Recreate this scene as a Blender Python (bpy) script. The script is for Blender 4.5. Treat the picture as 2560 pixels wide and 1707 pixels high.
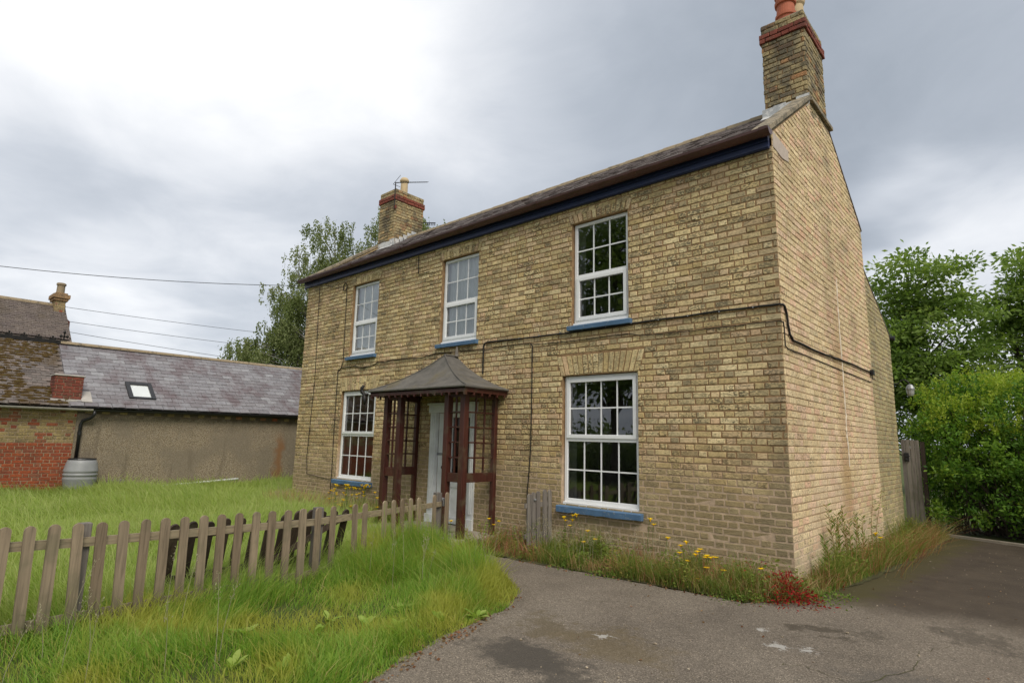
import bpy, math, random
import numpy as np
from mathutils import Matrix, Vector
R = math.radians
rng = np.random.default_rng(7)
random.seed(7)
scene = bpy.context.scene
for o in list(bpy.data.objects): bpy.data.objects.remove(o)
col = scene.collection

# ------------------------------------------------------------------ camera, world, sun, exposure
CAM = Vector((2.068, -6.742, 1.296)); PITCH, ROLL, YAW = R(9.642), R(1.412), R(42.318)
GZ = -0.18                                    # ground level (eye is 1.48 m above it)
cam = bpy.data.cameras.new('camera'); cam.sensor_width = 36; cam.lens = 20.485
cam.clip_start = 0.05; cam.clip_end = 3000
co = bpy.data.objects.new('camera', cam); col.objects.link(co)
CROT = Matrix.Rotation(YAW, 4, 'Z') @ Matrix.Rotation(math.pi/2 + PITCH, 4, 'X') @ Matrix.Rotation(ROLL, 4, 'Z')
co.matrix_world = Matrix.Translation(CAM) @ CROT
scene.camera = co
def pdir(x, y):                               # direction of a pixel of the 2560 x 1707 photograph
    d = CROT.to_3x3() @ Vector(((x-1280)/1456.69, -(y-853.5)/1456.69, -1)); return d.normalized()

scene.render.engine = 'CYCLES'
scene.view_settings.view_transform = 'Standard'; scene.view_settings.look = 'None'
scene.view_settings.exposure = 0.8; scene.view_settings.gamma = 1
SUN_EL, SUN_AZ = R(48), R(118)                # azimuth measured from +Y towards +X
sl = bpy.data.lights.new('sun', 'SUN'); sl.energy = 1.5; sl.angle = R(28); sl.color = (1, .93, .82)
so = bpy.data.objects.new('sun', sl); col.objects.link(so)
sdir = Vector((math.sin(SUN_AZ)*math.cos(SUN_EL), math.cos(SUN_AZ)*math.cos(SUN_EL), math.sin(SUN_EL)))
so.rotation_euler = sdir.to_track_quat('Z', 'Y').to_euler(); so.location = (8, -8, 12)

# ------------------------------------------------------------------ node helper
class NT:
    def __init__(s, tree): s.t = tree; s.t.nodes.clear()
    def n(s, typ, ins=None, **props):
        nd = s.t.nodes.new(typ)
        for k, v in props.items(): setattr(nd, k, v)
        for k, v in (ins or {}).items():
            if isinstance(v, bpy.types.NodeSocket): s.t.links.new(v, nd.inputs[k])
            else:
                try: nd.inputs[k].default_value = v
                except Exception: nd.inputs[k].default_value = (*v, 1)
        return nd
    def math(s, op, a, b=0.0, c=None):
        i = {0: a, 1: b}
        if c is not None: i[2] = c
        return s.n('ShaderNodeMath', i, operation=op).outputs[0]
    def mix(s, f, a, b, mode='MIX'):
        nd = s.n('ShaderNodeMix', data_type='RGBA', blend_type=mode)
        for k, v in ((0, f), (6, a), (7, b)):
            if isinstance(v, bpy.types.NodeSocket): s.t.links.new(v, nd.inputs[k])
            elif k == 0: nd.inputs[0].default_value = v
            else: nd.inputs[k].default_value = (*v[:3], 1)
        return nd.outputs[2]
    def ramp(s, f, stops, interp='LINEAR'):
        nd = s.n('ShaderNodeValToRGB', {0: f}); cr = nd.color_ramp; cr.interpolation = interp
        while len(cr.elements) < len(stops): cr.elements.new(0.5)
        for e, (p, c) in zip(cr.elements, stops):
            e.position = p; e.color = (*c, 1) if isinstance(c, tuple) else (c, c, c, 1)
        return nd.outputs[0]
    def noise(s, vec, scale, detail=3, rough=.55, out=0, dist=0):
        return s.n('ShaderNodeTexNoise', {'Vector': vec, 'Scale': scale, 'Detail': detail, 'Roughness': rough, 'Distortion': dist}).outputs[out]
    def smooth(s, v, a, b, lo=0.0, hi=1.0):
        return s.n('ShaderNodeMapRange', {0: v, 1: a, 2: b, 3: lo, 4: hi}, interpolation_type='SMOOTHSTEP').outputs[0]
    def vmul(s, v, k): return s.n('ShaderNodeVectorMath', {0: v, 1: k}, operation='MULTIPLY').outputs[0]
    def vadd(s, v, k): return s.n('ShaderNodeVectorMath', {0: v, 1: k}, operation='ADD').outputs[0]

# overcast sky: Nishita daylight above, broken cloud layer in front of it
w = bpy.data.worlds.new('World'); scene.world = w; w.use_nodes = True
N = NT(w.node_tree)
sky = N.n('ShaderNodeTexSky', sky_type='NISHITA', sun_disc=False, sun_elevation=SUN_EL, sun_rotation=SUN_AZ)
skyc = N.vmul(sky.outputs[0], (.1, .1, .1))
dirv = N.n('ShaderNodeTexCoord').outputs['Generated']
sep = N.n('ShaderNodeSeparateXYZ', {0: dirv})
zz = N.math('ADD', N.math('MAXIMUM', sep.outputs[2], 0.0), .16)
uv = N.n('ShaderNodeCombineXYZ', {0: N.math('DIVIDE', sep.outputs[0], zz), 1: N.math('DIVIDE', sep.outputs[1], zz), 2: 0.0}).outputs[0]
warp = N.vmul(N.vadd(N.noise(uv, 1.1, 4, .55, out=1), (-.5, -.5, -.5)), (.34, .34, .34))
d2 = N.n('ShaderNodeVectorMath', {0: N.vadd(dirv, warp)}, operation='NORMALIZE').outputs[0]
b = N.math('ADD', N.math('MULTIPLY', N.noise(uv, .8, 5, .5), .42), N.math('MULTIPLY', N.noise(uv, 2.2, 7, .6, dist=.4), .34))
b = N.math('ADD', b, .21)
# cloud masses seen in the photograph: (pixel, angular radius in degrees, change of brightness)
for (x, y, rad, dv) in [(150, 60, 26, .20), (820, 60, 18, .15), (450, 330, 12, .03), (330, 600, 12, -.15), (650, 530, 14, -.13), (1180, 470, 13, -.07), (800, 660, 10, -.15), (90, 660, 9, -.13), (60, 850, 9, .16),
                        (560, 800, 9, .20), (1500, 400, 18, -.10), (2250, 330, 20, -.16), (2480, 80, 20, -.08), (2420, 650, 8, .34), (1780, 60, 16, -.04)]:
    d = pdir(x, y)
    dt = N.n('ShaderNodeVectorMath', {0: d2, 1: (d.x, d.y, d.z)}, operation='DOT_PRODUCT').outputs['Value']
    b = N.math('ADD', b, N.smooth(dt, math.cos(R(rad*1.5)), 1.0, 0.0, dv))
b = N.math('ADD', N.math('MULTIPLY', N.math('SUBTRACT', b, .58), 1.25), .58)
cloud = N.ramp(b, [(.12, (.33, .37, .425)), (.36, (.435, .475, .535)), (.58, (.59, .625, .68)), (.78, (.80, .82, .855)), (1.0, (1.04, 1.04, 1.04))])
low = N.smooth(sep.outputs[2], -.02, .0)
ccol = N.mix(.07, cloud, skyc)
bg = N.n('ShaderNodeBackground', {0: ccol, 1: .66})
N.t.links.new(bg.outputs[0], N.n('ShaderNodeOutputWorld').inputs[0])

# ------------------------------------------------------------------ materials
MAT = {}
def mat(name, fn, rough=.85, spec=.3, **kw):
    m = bpy.data.materials.new(name); m.use_nodes = True; N = NT(m.node_tree)
    pos = N.n('ShaderNodeNewGeometry').outputs['Position']
    at = N.n('ShaderNodeAttribute', attribute_name='rnd').outputs['Fac']
    rnd = N.math('FRACT', N.math('ADD', at, N.n('ShaderNodeObjectInfo').outputs['Random']))
    r = fn(N, pos, rnd)
    c, h = r[0], r[1] if len(r) > 1 else None
    rg = r[2] if len(r) > 2 else rough
    p = N.n('ShaderNodeBsdfPrincipled', {'Base Color': c, 'Roughness': rg, 'Specular IOR Level': spec, **kw})
    if h is not None:
        bp = N.n('ShaderNodeBump', {'Height': h[0], 'Strength': h[1], 'Distance': h[2]})
        N.t.links.new(bp.outputs[0], p.inputs['Normal'])
    N.t.links.new(p.outputs[0], N.n('ShaderNodeOutputMaterial').inputs[0])
    MAT[name] = m; return m

def xyz(N, pos): return N.n('ShaderNodeSeparateXYZ', {0: pos}).outputs

BUFF = [(0, (.52, .385, .175)), (.16, (.72, .56, .295)), (.30, (.56, .425, .205)), (.46, (.80, .65, .37)), (.62, (.66, .51, .255)), (.73, (.72, .54, .32)), (.82, (.68, .47, .28)), (.90, (.54, .41, .22)), (1, (.42, .335, .19))]
def brick_fn(stops, speck, soot=.0, grime=0.0, lift=1.0, sootcol=(.07, .065, .055)):
    def f(N, pos, rnd):
        c = N.ramp(rnd, stops)
        c = N.mix(1.0, c, N.ramp(N.noise(pos, 1.1, 4, .6), [(.3, .72*lift), (.5, .98*lift), (.72, 1.12*lift)]), 'MULTIPLY')
        c = N.mix(.85, c, N.ramp(N.noise(pos, 26, 4, .6), [(.3, .62), (.5, 1.0), (.75, 1.2)]), 'MULTIPLY')
        st = N.vmul(pos, (30, 30, 62))
        sp = N.noise(st, 1.0, 4, .62)
        # how pitted each brick is differs brick by brick
        lim = N.math('SUBTRACT', .62, N.math('MULTIPLY', N.math('FRACT', N.math('MULTIPLY', rnd, 7.31)), .17*speck))
        m = N.smooth(N.math('SUBTRACT', sp, lim), -.02, .04, 0, .85)
        big = N.smooth(N.noise(pos, 2.3, 3, .6), .38, .62, .35, 1.0)
        c = N.mix(N.math('MULTIPLY', m, big), c, (.105, .092, .055))
        X = xyz(N, pos)
        if grime:
            z = N.math('ADD', X[2], N.math('MULTIPLY', N.noise(pos, 1.6, 4, .6), 1.1))
            c = N.mix(N.smooth(z, 1.5, 2.3, .4, 0), c, N.mix(.5, c, (.42, .255, .085)))
            g = N.smooth(z, 1.0, 1.75, grime, 0)
            c = N.mix(g, c, N.mix(N.noise(pos, 9, 3), (.15, .12, .065), (.36, .28, .15)))
            e = N.math('MULTIPLY', N.smooth(N.math('ADD', X[0], N.math('MULTIPLY', N.noise(pos, 3, 3), .5)), -.15, .3, 0, .5), N.smooth(X[1], -.05, .0, 1, 1))
            c = N.mix(e, c, (.19, .16, .10))
        if soot:
            s = N.smooth(N.noise(pos, 3.2, 4, .65), .44, .62, 0, soot)
            c = N.mix(s, c, sootcol)
        h = N.math('ADD', N.noise(pos, 60, 4, .65), N.math('MULTIPLY', m, -.5))
        return c, (h, .55, .012)
    return f
mat('facade_brick', brick_fn(BUFF, 1.0, soot=.25, grime=.72, sootcol=(.17, .15, .10)), rough=.92)
GAB = [(0, (.66, .50, .27)), (.3, (.78, .62, .37)), (.55, (.66, .51, .28)), (.75, (.78, .57, .38)), (.9, (.72, .46, .29)), (1, (.58, .47, .28))]
def gable_fn(N, pos, rnd):
    c, h = brick_fn(GAB, .45)(N, pos, rnd)
    X = xyz(N, pos)
    s = N.math('ABSOLUTE', N.math('SUBTRACT', N.math('ADD', X[1], N.math('MULTIPLY', N.noise(N.vmul(pos, (1, 1, .35)), 3, 3), .5)), 2.65))
    s = N.math('MULTIPLY', N.smooth(s, .0, .42, .55, 0), N.smooth(X[2], 4.2, 1.8))
    c = N.mix(s, c, (.40, .235, .10))
    p = N.smooth(N.noise(pos, .9, 3), .50, .66, 0, .5)
    c = N.mix(N.math('MULTIPLY', p, N.smooth(X[2], 2.4, 1.2)), c, (.60, .45, .31))
    low = N.smooth(N.math('ADD', X[2], N.math('MULTIPLY', N.noise(pos, 2.2, 3), .6)), .2, .75, .6, 0)
    c = N.mix(low, c, (.36, .32, .22))
    sx = N.smooth(N.noise(pos, 1.5, 3), .56, .7, 0, .45)
    c = N.mix(N.math('MULTIPLY', sx, N.smooth(X[2], 3.4, 4.6)), c, (.26, .23, .16))
    return c, h
mat('gable_brick', gable_fn, rough=.9)
EXT = [(0, (.46, .38, .19)), (.5, (.52, .43, .22)), (.8, (.47, .37, .22)), (1, (.36, .32, .19))]
mat('extension_brick', brick_fn(EXT, .5, soot=.35, sootcol=(.20, .19, .12)), rough=.9)
CHB = [(0, (.38, .295, .15)), (.3, (.46, .365, .19)), (.55, (.31, .255, .155)), (.8, (.52, .41, .21)), (.93, (.50, .25, .11)), (1, (.20, .17, .11))]
mat('chimney_brick', brick_fn(CHB, .9, soot=.7), rough=.92)
RED = [(0, (.21, .052, .034)), (.4, (.27, .07, .045)), (.8, (.18, .05, .036)), (1, (.26, .10, .065))]
mat('red_brick', brick_fn(RED, .5, soot=.3), rough=.9)
OBR = [(0, (.33, .075, .032)), (.45, (.40, .10, .04)), (.8, (.30, .075, .04)), (1, (.36, .15, .08))]
mat('orange_red_brick', brick_fn(OBR, .35, soot=.25), rough=.9)
MIX = [(0, (.34, .25, .11)), (.4, (.41, .31, .14)), (.68, (.31, .22, .11)), (.80, (.40, .30, .15)), (.84, (.36, .10, .05)), (.95, (.33, .12, .06)), (1, (.26, .22, .14))]
mat('mixed_brick', brick_fn(MIX, .6, soot=.3), rough=.9)

def mortar_fn(top, lowc, split):
    def f(N, pos, rnd):
        X = xyz(N, pos)
        z = N.math('ADD', X[2], N.math('MULTIPLY', N.noise(pos, 1.3, 3), .7))
        c = N.mix(N.smooth(z, split+.15, split+.65), lowc, top)
        c = N.mix(1, c, N.ramp(N.noise(pos, 14, 4, .65), [(.3, .65), (.7, 1.2)]), 'MULTIPLY')
        return c, (N.noise(pos, 90, 3), .5, .01)
    return f
mat('mortar', mortar_fn((.31, .195, .098), (.50, .37, .25), 1.0), rough=.95)
mat('gable_mortar', mortar_fn((.40, .275, .155), (.58, .45, .31), .35), rough=.95)
mat('pale_mortar', mortar_fn((.40, .31, .21), (.40, .31, .21), .5), rough=.95)

def plain(c, lo=.85, hi=1.1, sc=8, bump=.15, bsc=60):
    def f(N, pos, rnd):
        v = N.ramp(N.noise(pos, sc, 4, .6), [(.3, lo), (.7, hi)])
        return N.mix(1, N.mix(0, c, c), v, 'MULTIPLY'), (N.noise(pos, bsc, 3), bump, .005)
    return f
def flaky(c, under, lim=.64, sc=14):
    def f(N, pos, rnd):
        v = N.ramp(N.noise(pos, 5, 4, .6), [(.3, .85), (.7, 1.08)])
        m = N.smooth(N.noise(pos, sc, 5, .7), lim, lim+.03, 0, .8)
        return N.mix(m, N.mix(1, N.mix(0, c, c), v, 'MULTIPLY'), under), (m, -.2, .004)
    return f
mat('crack_mortar', plain((.66, .57, .44)), rough=.95)
mat('cement', plain((.50, .42, .35), .85, 1.1, 6, .3), rough=.95)
mat('white_upvc', plain((.80, .80, .79), .96, 1.02, 3, .02), rough=.32, spec=.5)
mat('white_paint', flaky((.74, .75, .74), (.42, .40, .36), .68), rough=.5, spec=.4)
mat('blue_sill', flaky((.085, .165, .28), (.24, .26, .27), .60, 20), rough=.55, spec=.4)
mat('navy_fascia', flaky((.011, .020, .070), (.05, .055, .08), .70), rough=.4, spec=.45)
mat('brown_gutter', plain((.075, .032, .027), .8, 1.3, 6, .05), rough=.35, spec=.5)
mat('black_plastic', plain((.014, .014, .015), .8, 1.3, 6, .03), rough=.4, spec=.5)
mat('cable', plain((.012, .011, .010)), rough=.6)
mat('metal_dark', plain((.03, .028, .026), .7, 1.4, 10, .1), rough=.5, Metallic=.6)
mat('galvanised', plain((.32, .325, .33), .8, 1.1, 12, .05), rough=.5, Metallic=.5)
mat('lead', flaky((.42, .43, .43), (.62, .61, .58), .5, 9), rough=.7)
mat('stone_coping', flaky((.29, .24, .165), (.13, .115, .085), .50, 7), rough=.9)
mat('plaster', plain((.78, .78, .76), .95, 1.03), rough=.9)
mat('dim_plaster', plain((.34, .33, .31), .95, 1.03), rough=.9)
mat('carpet', plain((.14, .12, .10)), rough=.95)
mat('ridge_clay', flaky((.30, .235, .15), (.14, .12, .085), .55, 9), rough=.9)
mat('terracotta', flaky((.42, .125, .065), (.22, .10, .07), .62, 9), rough=.75)
mat('buff_clay', flaky((.56, .43, .25), (.36, .29, .19), .6, 9), rough=.75)
mat('concrete', flaky((.33, .29, .23), (.24, .21, .16), .55, 9), rough=.92)
mat('render_grey', plain((.45, .42, .38), .8, 1.1, 6, .4, 40), rough=.92)

def slate_fn(stops, stain, stainamt, light=None):
    def f(N, pos, rnd):
        c = N.ramp(rnd, stops)
        c = N.mix(.8, c, N.ramp(N.noise(pos, 16, 4, .6), [(.3, .7), (.7, 1.2)]), 'MULTIPLY')
        s = N.smooth(N.noise(N.vmul(pos, (.8, 1.2, .8)), 1.3, 5, .62), .48, .66, 0, stainamt)
        c = N.mix(s, c, stain)
        l = N.smooth(N.noise(pos, 30, 4, .7), .63, .68, 0, .6)
        c = N.mix(l, c, light or (.42, .40, .36))
        return c, (N.noise(pos, 45, 3), .25, .006)
    return f
mat('house_slate', slate_fn([(0, (.11, .085, .078)), (.5, (.16, .13, .12)), (1, (.21, .18, .165))], (.075, .05, .04), .7), rough=.62, spec=.4)
mat('lilac_slate', slate_fn([(0, (.175, .165, .172)), (.35, (.235, .226, .236)), (.7, (.165, .147, .152)), (1, (.285, .28, .288))], (.115, .078, .08), .74, (.36, .35, .34)), rough=.5, spec=.45)
mat('brown_tile', slate_fn([(0, (.115, .095, .085)), (.5, (.16, .135, .12)), (1, (.20, .16, .14))], (.085, .055, .025), .85, (.5, .5, .46)), rough=.8)
mat('old_tile', slate_fn([(0, (.10, .08, .07)), (.5, (.15, .12, .10)), (1, (.12, .095, .085))], (.085, .065, .04), .5, (.6, .6, .56)), rough=.85)
mat('moss', lambda N, p, r: (N.ramp(N.noise(p, 12, 4), [(.3, (.05, .032, .010)), (.55, (.10, .06, .015)), (.75, (.085, .078, .02))]), (N.noise(p, 120, 3), .9, .02)), rough=.95)

def wood_fn(stops, axis=2, algae=False):
    def f(N, pos, rnd):
        sc = [38, 38, 38]; sc[axis] = 2.2
        off = N.n('ShaderNodeCombineXYZ', {0: N.math('MULTIPLY', rnd, 31.0), 1: N.math('MULTIPLY', rnd, 17.0), 2: N.math('MULTIPLY', rnd, 9.0)}).outputs[0]
        v = N.vadd(N.vmul(pos, tuple(sc)), off)
        g = N.noise(v, 1.0, 5, .65, dist=.6)
        c = N.ramp(rnd, stops)
        c = N.mix(1, c, N.ramp(g, [(.28, .50), (.48, .95), (.7, 1.25)]), 'MULTIPLY')
        c = N.mix(N.smooth(N.noise(pos, 4.0, 3), .52, .7, 0, .4), c, (.12, .115, .065))
        zz = N.math('ADD', xyz(N, pos)[2], N.math('MULTIPLY', N.noise(pos, 6, 3), .35))
        c = N.mix(N.smooth(zz, .02, .38, .6, 0), c, (.085, .088, .045)) if algae else c
        return c, (g, .5, .006)
    return f
mat('fence_wood', wood_fn([(0, (.20, .148, .098)), (.3, (.28, .215, .145)), (.6, (.225, .17, .115)), (.85, (.31, .245, .165)), (1, (.14, .11, .08))], 2, True), rough=.85)
mat('rail_wood', wood_fn([(0, (.36, .28, .15)), (.5, (.31, .25, .16)), (1, (.25, .20, .13))], 1), rough=.85)
mat('dark_wood', wood_fn([(0, (.055, .038, .028)), (.5, (.08, .056, .04)), (1, (.045, .032, .024))]), rough=.75)
mat('grey_wood', wood_fn([(0, (.17, .15, .13)), (.5, (.22, .195, .165)), (1, (.15, .13, .115))]), rough=.88)
mat('porch_wood', wood_fn([(0, (.066, .019, .013)), (.5, (.056, .016, .011)), (1, (.078, .022, .015))]), rough=.42, spec=.45)
mat('porch_felt', lambda N, p, r: (N.mix(N.smooth(N.noise(p, 2.4, 4), .5, .68, 0, .5), N.ramp(N.noise(p, 5, 5, .65), [(.25, (.085, .08, .07)), (.5, (.135, .125, .11)), (.75, (.18, .165, .14))]), (.15, .12, .055)), (N.noise(p, 220, 2), .6, .01)), rough=.95)

def pebble(N, p, r):
    v = N.n('ShaderNodeTexVoronoi', {'Vector': N.vmul(p, (1, 1, 1)), 'Scale': 62.0}, feature='F1')
    rr = N.n('ShaderNodeSeparateColor', {0: v.outputs['Color']}).outputs[0]
    c = N.ramp(rr, [(0, (.23, .18, .12)), (.4, (.34, .27, .18)), (.75, (.42, .345, .245)), (1, (.56, .50, .41))])
    c = N.mix(N.smooth(v.outputs['Distance'], .25, .6, 0, .8), c, (.15, .12, .08))
    X = xyz(N, p)
    c = N.mix(N.smooth(N.noise(p, .8, 4, .6), .44, .60, 0, .6), c, (.19, .16, .12))
    c = N.mix(N.smooth(N.noise(N.vmul(p, (3.5, 3.5, .5)), 1.0, 4, .6), .54, .70, 0, .5), c, (.13, .105, .075))
    st = N.math('MULTIPLY', N.smooth(N.math('ABSOLUTE', N.math('SUBTRACT', N.math('ADD', X[1], N.math('MULTIPLY', N.noise(p, 2.5, 3), .5)), 2.1)), .02, .22, .8, 0), N.smooth(X[2], 1.5, .9))
    c = N.mix(st, c, (.24, .115, .045))
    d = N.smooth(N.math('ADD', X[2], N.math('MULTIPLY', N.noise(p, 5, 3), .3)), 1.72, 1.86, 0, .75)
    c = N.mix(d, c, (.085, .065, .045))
    return c, (v.outputs['Distance'], -1.0, .02)
mat('pebbledash', pebble, rough=.92)

def asphalt(N, p, r):
    X = xyz(N, p)
    c = N.ramp(N.noise(p, .9, 4, .6), [(.28, (.150, .124, .096)), (.5, (.205, .170, .131)), (.72, (.245, .207, .161))])
    fine = N.noise(p, 170, 3, .7); vor = N.n('ShaderNodeTexVoronoi', {'Vector': p, 'Scale': 130.0}, feature='F1')
    cs = N.n('ShaderNodeSeparateColor', {0: vor.outputs['Color']}).outputs[0]
    c = N.mix(1, c, N.ramp(cs, [(0, .55), (.35, .85), (.7, 1.05), (.93, 1.3), (1, 1.9)]), 'MULTIPLY')
    c = N.mix(.7, c, N.ramp(fine, [(.3, .6), (.7, 1.3)]), 'MULTIPLY')
    jit = N.vadd(p, N.vmul(N.vadd(N.noise(p, 3.4, 7, .72, out=1), (-.5, -.5, -.5)), (1.5, 1.5, 0)))
    def blot(cx, cy, rx, ry, amt, colr, cc):
        q = N.vmul(N.vadd(jit, (-cx, -cy, -GZ)), (1/rx, 1/ry, 1))
        ln = N.n('ShaderNodeVectorMath', {0: q}, operation='LENGTH').outputs['Value']
        return N.mix(N.smooth(ln, .35, 1.0, amt, 0), cc, colr)
    c = blot(-.80, -3.42, .52, .34, .85, (.072, .062, .050), c)
    c = blot(-.35, -3.55, .50, .26, .75, (.08, .069, .056), c)
    c = blot(.50, -1.27, .30, .20, .85, (.075, .06, .042), c)
    c = blot(.78, -1.1, .22, .10, .6, (.09, .075, .055), c)
    c = blot(1.45, -.45, .28, .42, .7, (.085, .07, .052), c)
    c = blot(1.3, -2.2, .5, .5, .5, (.10, .09, .078), c)
    c = blot(-1.05, -2.75, .5, .3, .6, (.115, .088, .045), c)
    c = blot(-.45, -2.75, .6, .42, .5, (.15, .11, .05), c)
    # damp, mossy strip by the wall and under the trees
    edge = N.math('ADD', X[1], N.math('MULTIPLY', N.noise(p, 1.6, 4), 1.2))
    dmp = N.smooth(edge, .15, 1.0, 0, .9)
    c = N.mix(dmp, c, N.ramp(N.noise(p, 3, 4), [(.3, (.042, .030, .020)), (.7, (.075, .056, .038))]))
    ms = N.math('MULTIPLY', N.smooth(N.math('ADD', N.math('SUBTRACT', X[0], N.math('MULTIPLY', X[1], .075)), N.math('MULTIPLY', N.noise(p, 4, 4), .5)), 1.05, .7), N.smooth(X[1], -.6, .4, 0, .7))
    c = N.mix(ms, c, (.075, .066, .018))
    # old spilt white paint
    def spl(cx, cy, rad, cc):
        q = N.vadd(p, (-cx, -cy, -GZ)); ln = N.n('ShaderNodeVectorMath', {0: q}, operation='LENGTH').outputs['Value']
        k = N.math('SUBTRACT', N.noise(p, 11, 5, .75), N.math('MULTIPLY', ln, .45/rad))
        return N.mix(N.smooth(k, .36, .43, 0, .6), cc, (.58, .56, .52))
    c = spl(.19, -1.56, .17, c); c = spl(.42, -1.90, .24, c); c = spl(.62, -1.80, .20, c); c = spl(-.62, -2.66, .20, c)
    return c, (N.math('ADD', fine, vor.outputs['Distance']), .75, .008), N.math('SUBTRACT', .93, N.math('MULTIPLY', dmp, .22))
mat('asphalt', asphalt)
mat('soil', lambda N, p, r: (N.ramp(N.noise(p, 4, 5), [(.3, (.05, .06, .015)), (.6, (.085, .11, .025)), (.8, (.10, .085, .04))]), (N.noise(p, 50, 4), .8, .03)), rough=.95)
mat('bed_soil', lambda N, p, r: (N.ramp(N.noise(p, 5, 5), [(.3, (.05, .042, .022)), (.6, (.085, .085, .03)), (.8, (.12, .085, .05))]), (N.noise(p, 50, 4), .8, .03)), rough=.95)

def leafmat(name, stops, trans=.35, gloss=.5, tip=None, patch=None):
    m = bpy.data.materials.new(name); m.use_nodes = True; N = NT(m.node_tree)
    a = N.n('ShaderNodeAttribute', attribute_name='rnd').outputs['Fac']
    pos = N.n('ShaderNodeNewGeometry').outputs['Position']
    v = N.math('FRACT', N.math('ADD', a, N.math('MULTIPLY', N.n('ShaderNodeObjectInfo').outputs['Random'], .15)))
    c = N.ramp(v, stops)
    if tip is not None:
        t = N.n('ShaderNodeAttribute', attribute_name='t').outputs['Fac']
        c = N.mix(N.smooth(t, .35, 1.0, 0, .8), c, tip)
    if patch is not None:
        c = N.mix(N.smooth(N.noise(pos, patch[0], 3), .45, .62, 0, patch[1]), c, patch[2])
    d = N.n('ShaderNodeBsdfPrincipled', {'Base Color': c, 'Roughness': gloss+.15, 'Specular IOR Level': .2})
    tr = N.n('ShaderNodeBsdfTranslucent', {'Color': N.mix(1, c, (1.25, 1.3, .7), 'MULTIPLY')})
    mx = N.n('ShaderNodeMixShader', {0: trans, 1: d.outputs[0], 2: tr.outputs[0]})
    N.t.links.new(mx.outputs[0], N.n('ShaderNodeOutputMaterial').inputs[0])
    MAT[name] = m
leafmat('lawn_grass', [(0, (.22, .34, .05)), (.35, (.29, .42, .065)), (.65, (.25, .38, .055)), (.85, (.40, .46, .14)), (1, (.52, .47, .25))], .48, .5, tip=(.44, .49, .19), patch=(.9, .5, (.38, .44, .12)))
leafmat('verge_grass', [(0, (.11, .24, .028)), (.35, (.18, .34, .042)), (.7, (.23, .38, .046)), (.86, (.36, .40, .07)), (.93, (.52, .42, .15)), (1, (.56, .45, .22))], .48, .45, tip=(.29, .40, .08), patch=(1.3, .75, (.42, .40, .075)))
leafmat('dry_stem', [(0, (.44, .31, .15)), (.3, (.36, .18, .09)), (.55, (.30, .075, .05)), (.75, (.48, .36, .19)), (1, (.24, .28, .06))], .25, .7)
leafmat('bed_green', [(0, (.10, .17, .028)), (.5, (.17, .23, .04)), (.85, (.26, .27, .06)), (1, (.30, .19, .07))], .35, .5)
leafmat('red_leaf', [(0, (.16, .008, .012)), (.5, (.33, .013, .018)), (.80, (.42, .04, .03)), (.9, (.14, .16, .04)), (1, (.12, .17, .04))], .3, .5)
leafmat('weed_leaf', [(0, (.09, .16, .025)), (.5, (.14, .22, .035)), (1, (.20, .26, .05))], .35, .45)
leafmat('dock_leaf', [(0, (.24, .36, .06)), (.5, (.31, .44, .075)), (1, (.38, .46, .12))], .4, .4)
leafmat('birch_leaf', [(0, (.11, .145, .045)), (.4, (.16, .20, .07)), (.8, (.22, .255, .105)), (1, (.29, .31, .16))], .45, .45)
leafmat('tree_leaf', [(0, (.11, .18, .04)), (.4, (.17, .26, .056)), (.8, (.24, .33, .082)), (1, (.31, .38, .13))], .46, .4)
leafmat('lime_leaf', [(0, (.09, .15, .022)), (.5, (.14, .21, .03)), (1, (.21, .245, .04))], .4, .4)
leafmat('shrub_leaf', [(0, (.055, .13, .02)), (.4, (.105, .22, .03)), (.75, (.185, .31, .042)), (1, (.27, .37, .06))], .42, .38)
leafmat('shrub_tip', [(0, (.22, .33, .035)), (.5, (.31, .41, .045)), (1, (.38, .43, .07))], .42, .4)
leafmat('petal', [(0, (.90, .62, .01)), (1, (.92, .74, .03))], .3, .5)
leafmat('pale_seed', [(0, (.34, .33, .20)), (.5, (.42, .38, .27)), (1, (.34, .28, .20))], .35, .7)
leafmat('litter', [(0, (.13, .06, .03)), (.4, (.22, .10, .045)), (.8, (.17, .12, .06)), (1, (.30, .17, .07))], .15, .7)
mat('bark', plain((.075, .06, .047), .6, 1.3, 14, .8, 25), rough=.95)
mat('birch_bark', flaky((.34, .32, .29), (.06, .05, .045), .52, 9), rough=.85)
mat('butt_plastic', plain((.30, .305, .31), .85, 1.08, 3, .05), rough=.45, spec=.4)
mat('lamp_glass', plain((.30, .30, .28)), rough=.25)
mat('curtain', plain((.82, .83, .84), .9, 1.02, 3), rough=.9)

def glassmat():
    m = bpy.data.materials.new('glass'); m.use_nodes = True; N = NT(m.node_tree)
    pos = N.n('ShaderNodeNewGeometry').outputs['Position']
    bp = N.n('ShaderNodeBump', {'Height': N.noise(pos, 1.6, 2), 'Strength': .05, 'Distance': .03})
    fr = N.n('ShaderNodeFresnel', {'IOR': 1.5, 'Normal': bp.outputs[0]})
    f = N.math('MINIMUM', N.math('ADD', N.math('MULTIPLY', fr.outputs[0], 2.3), .03), 1.0)
    g = N.n('ShaderNodeBsdfGlossy', {'Roughness': .0, 'Color': (.95, .97, 1, 1), 'Normal': bp.outputs[0]})
    t = N.n('ShaderNodeBsdfTransparent', {'Color': (.92, .94, .93, 1)})
    mx = N.n('ShaderNodeMixShader', {0: f, 1: t.outputs[0], 2: g.outputs[0]})
    N.t.links.new(mx.outputs[0], N.n('ShaderNodeOutputMaterial').inputs[0]); MAT['glass'] = m
glassmat()

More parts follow.
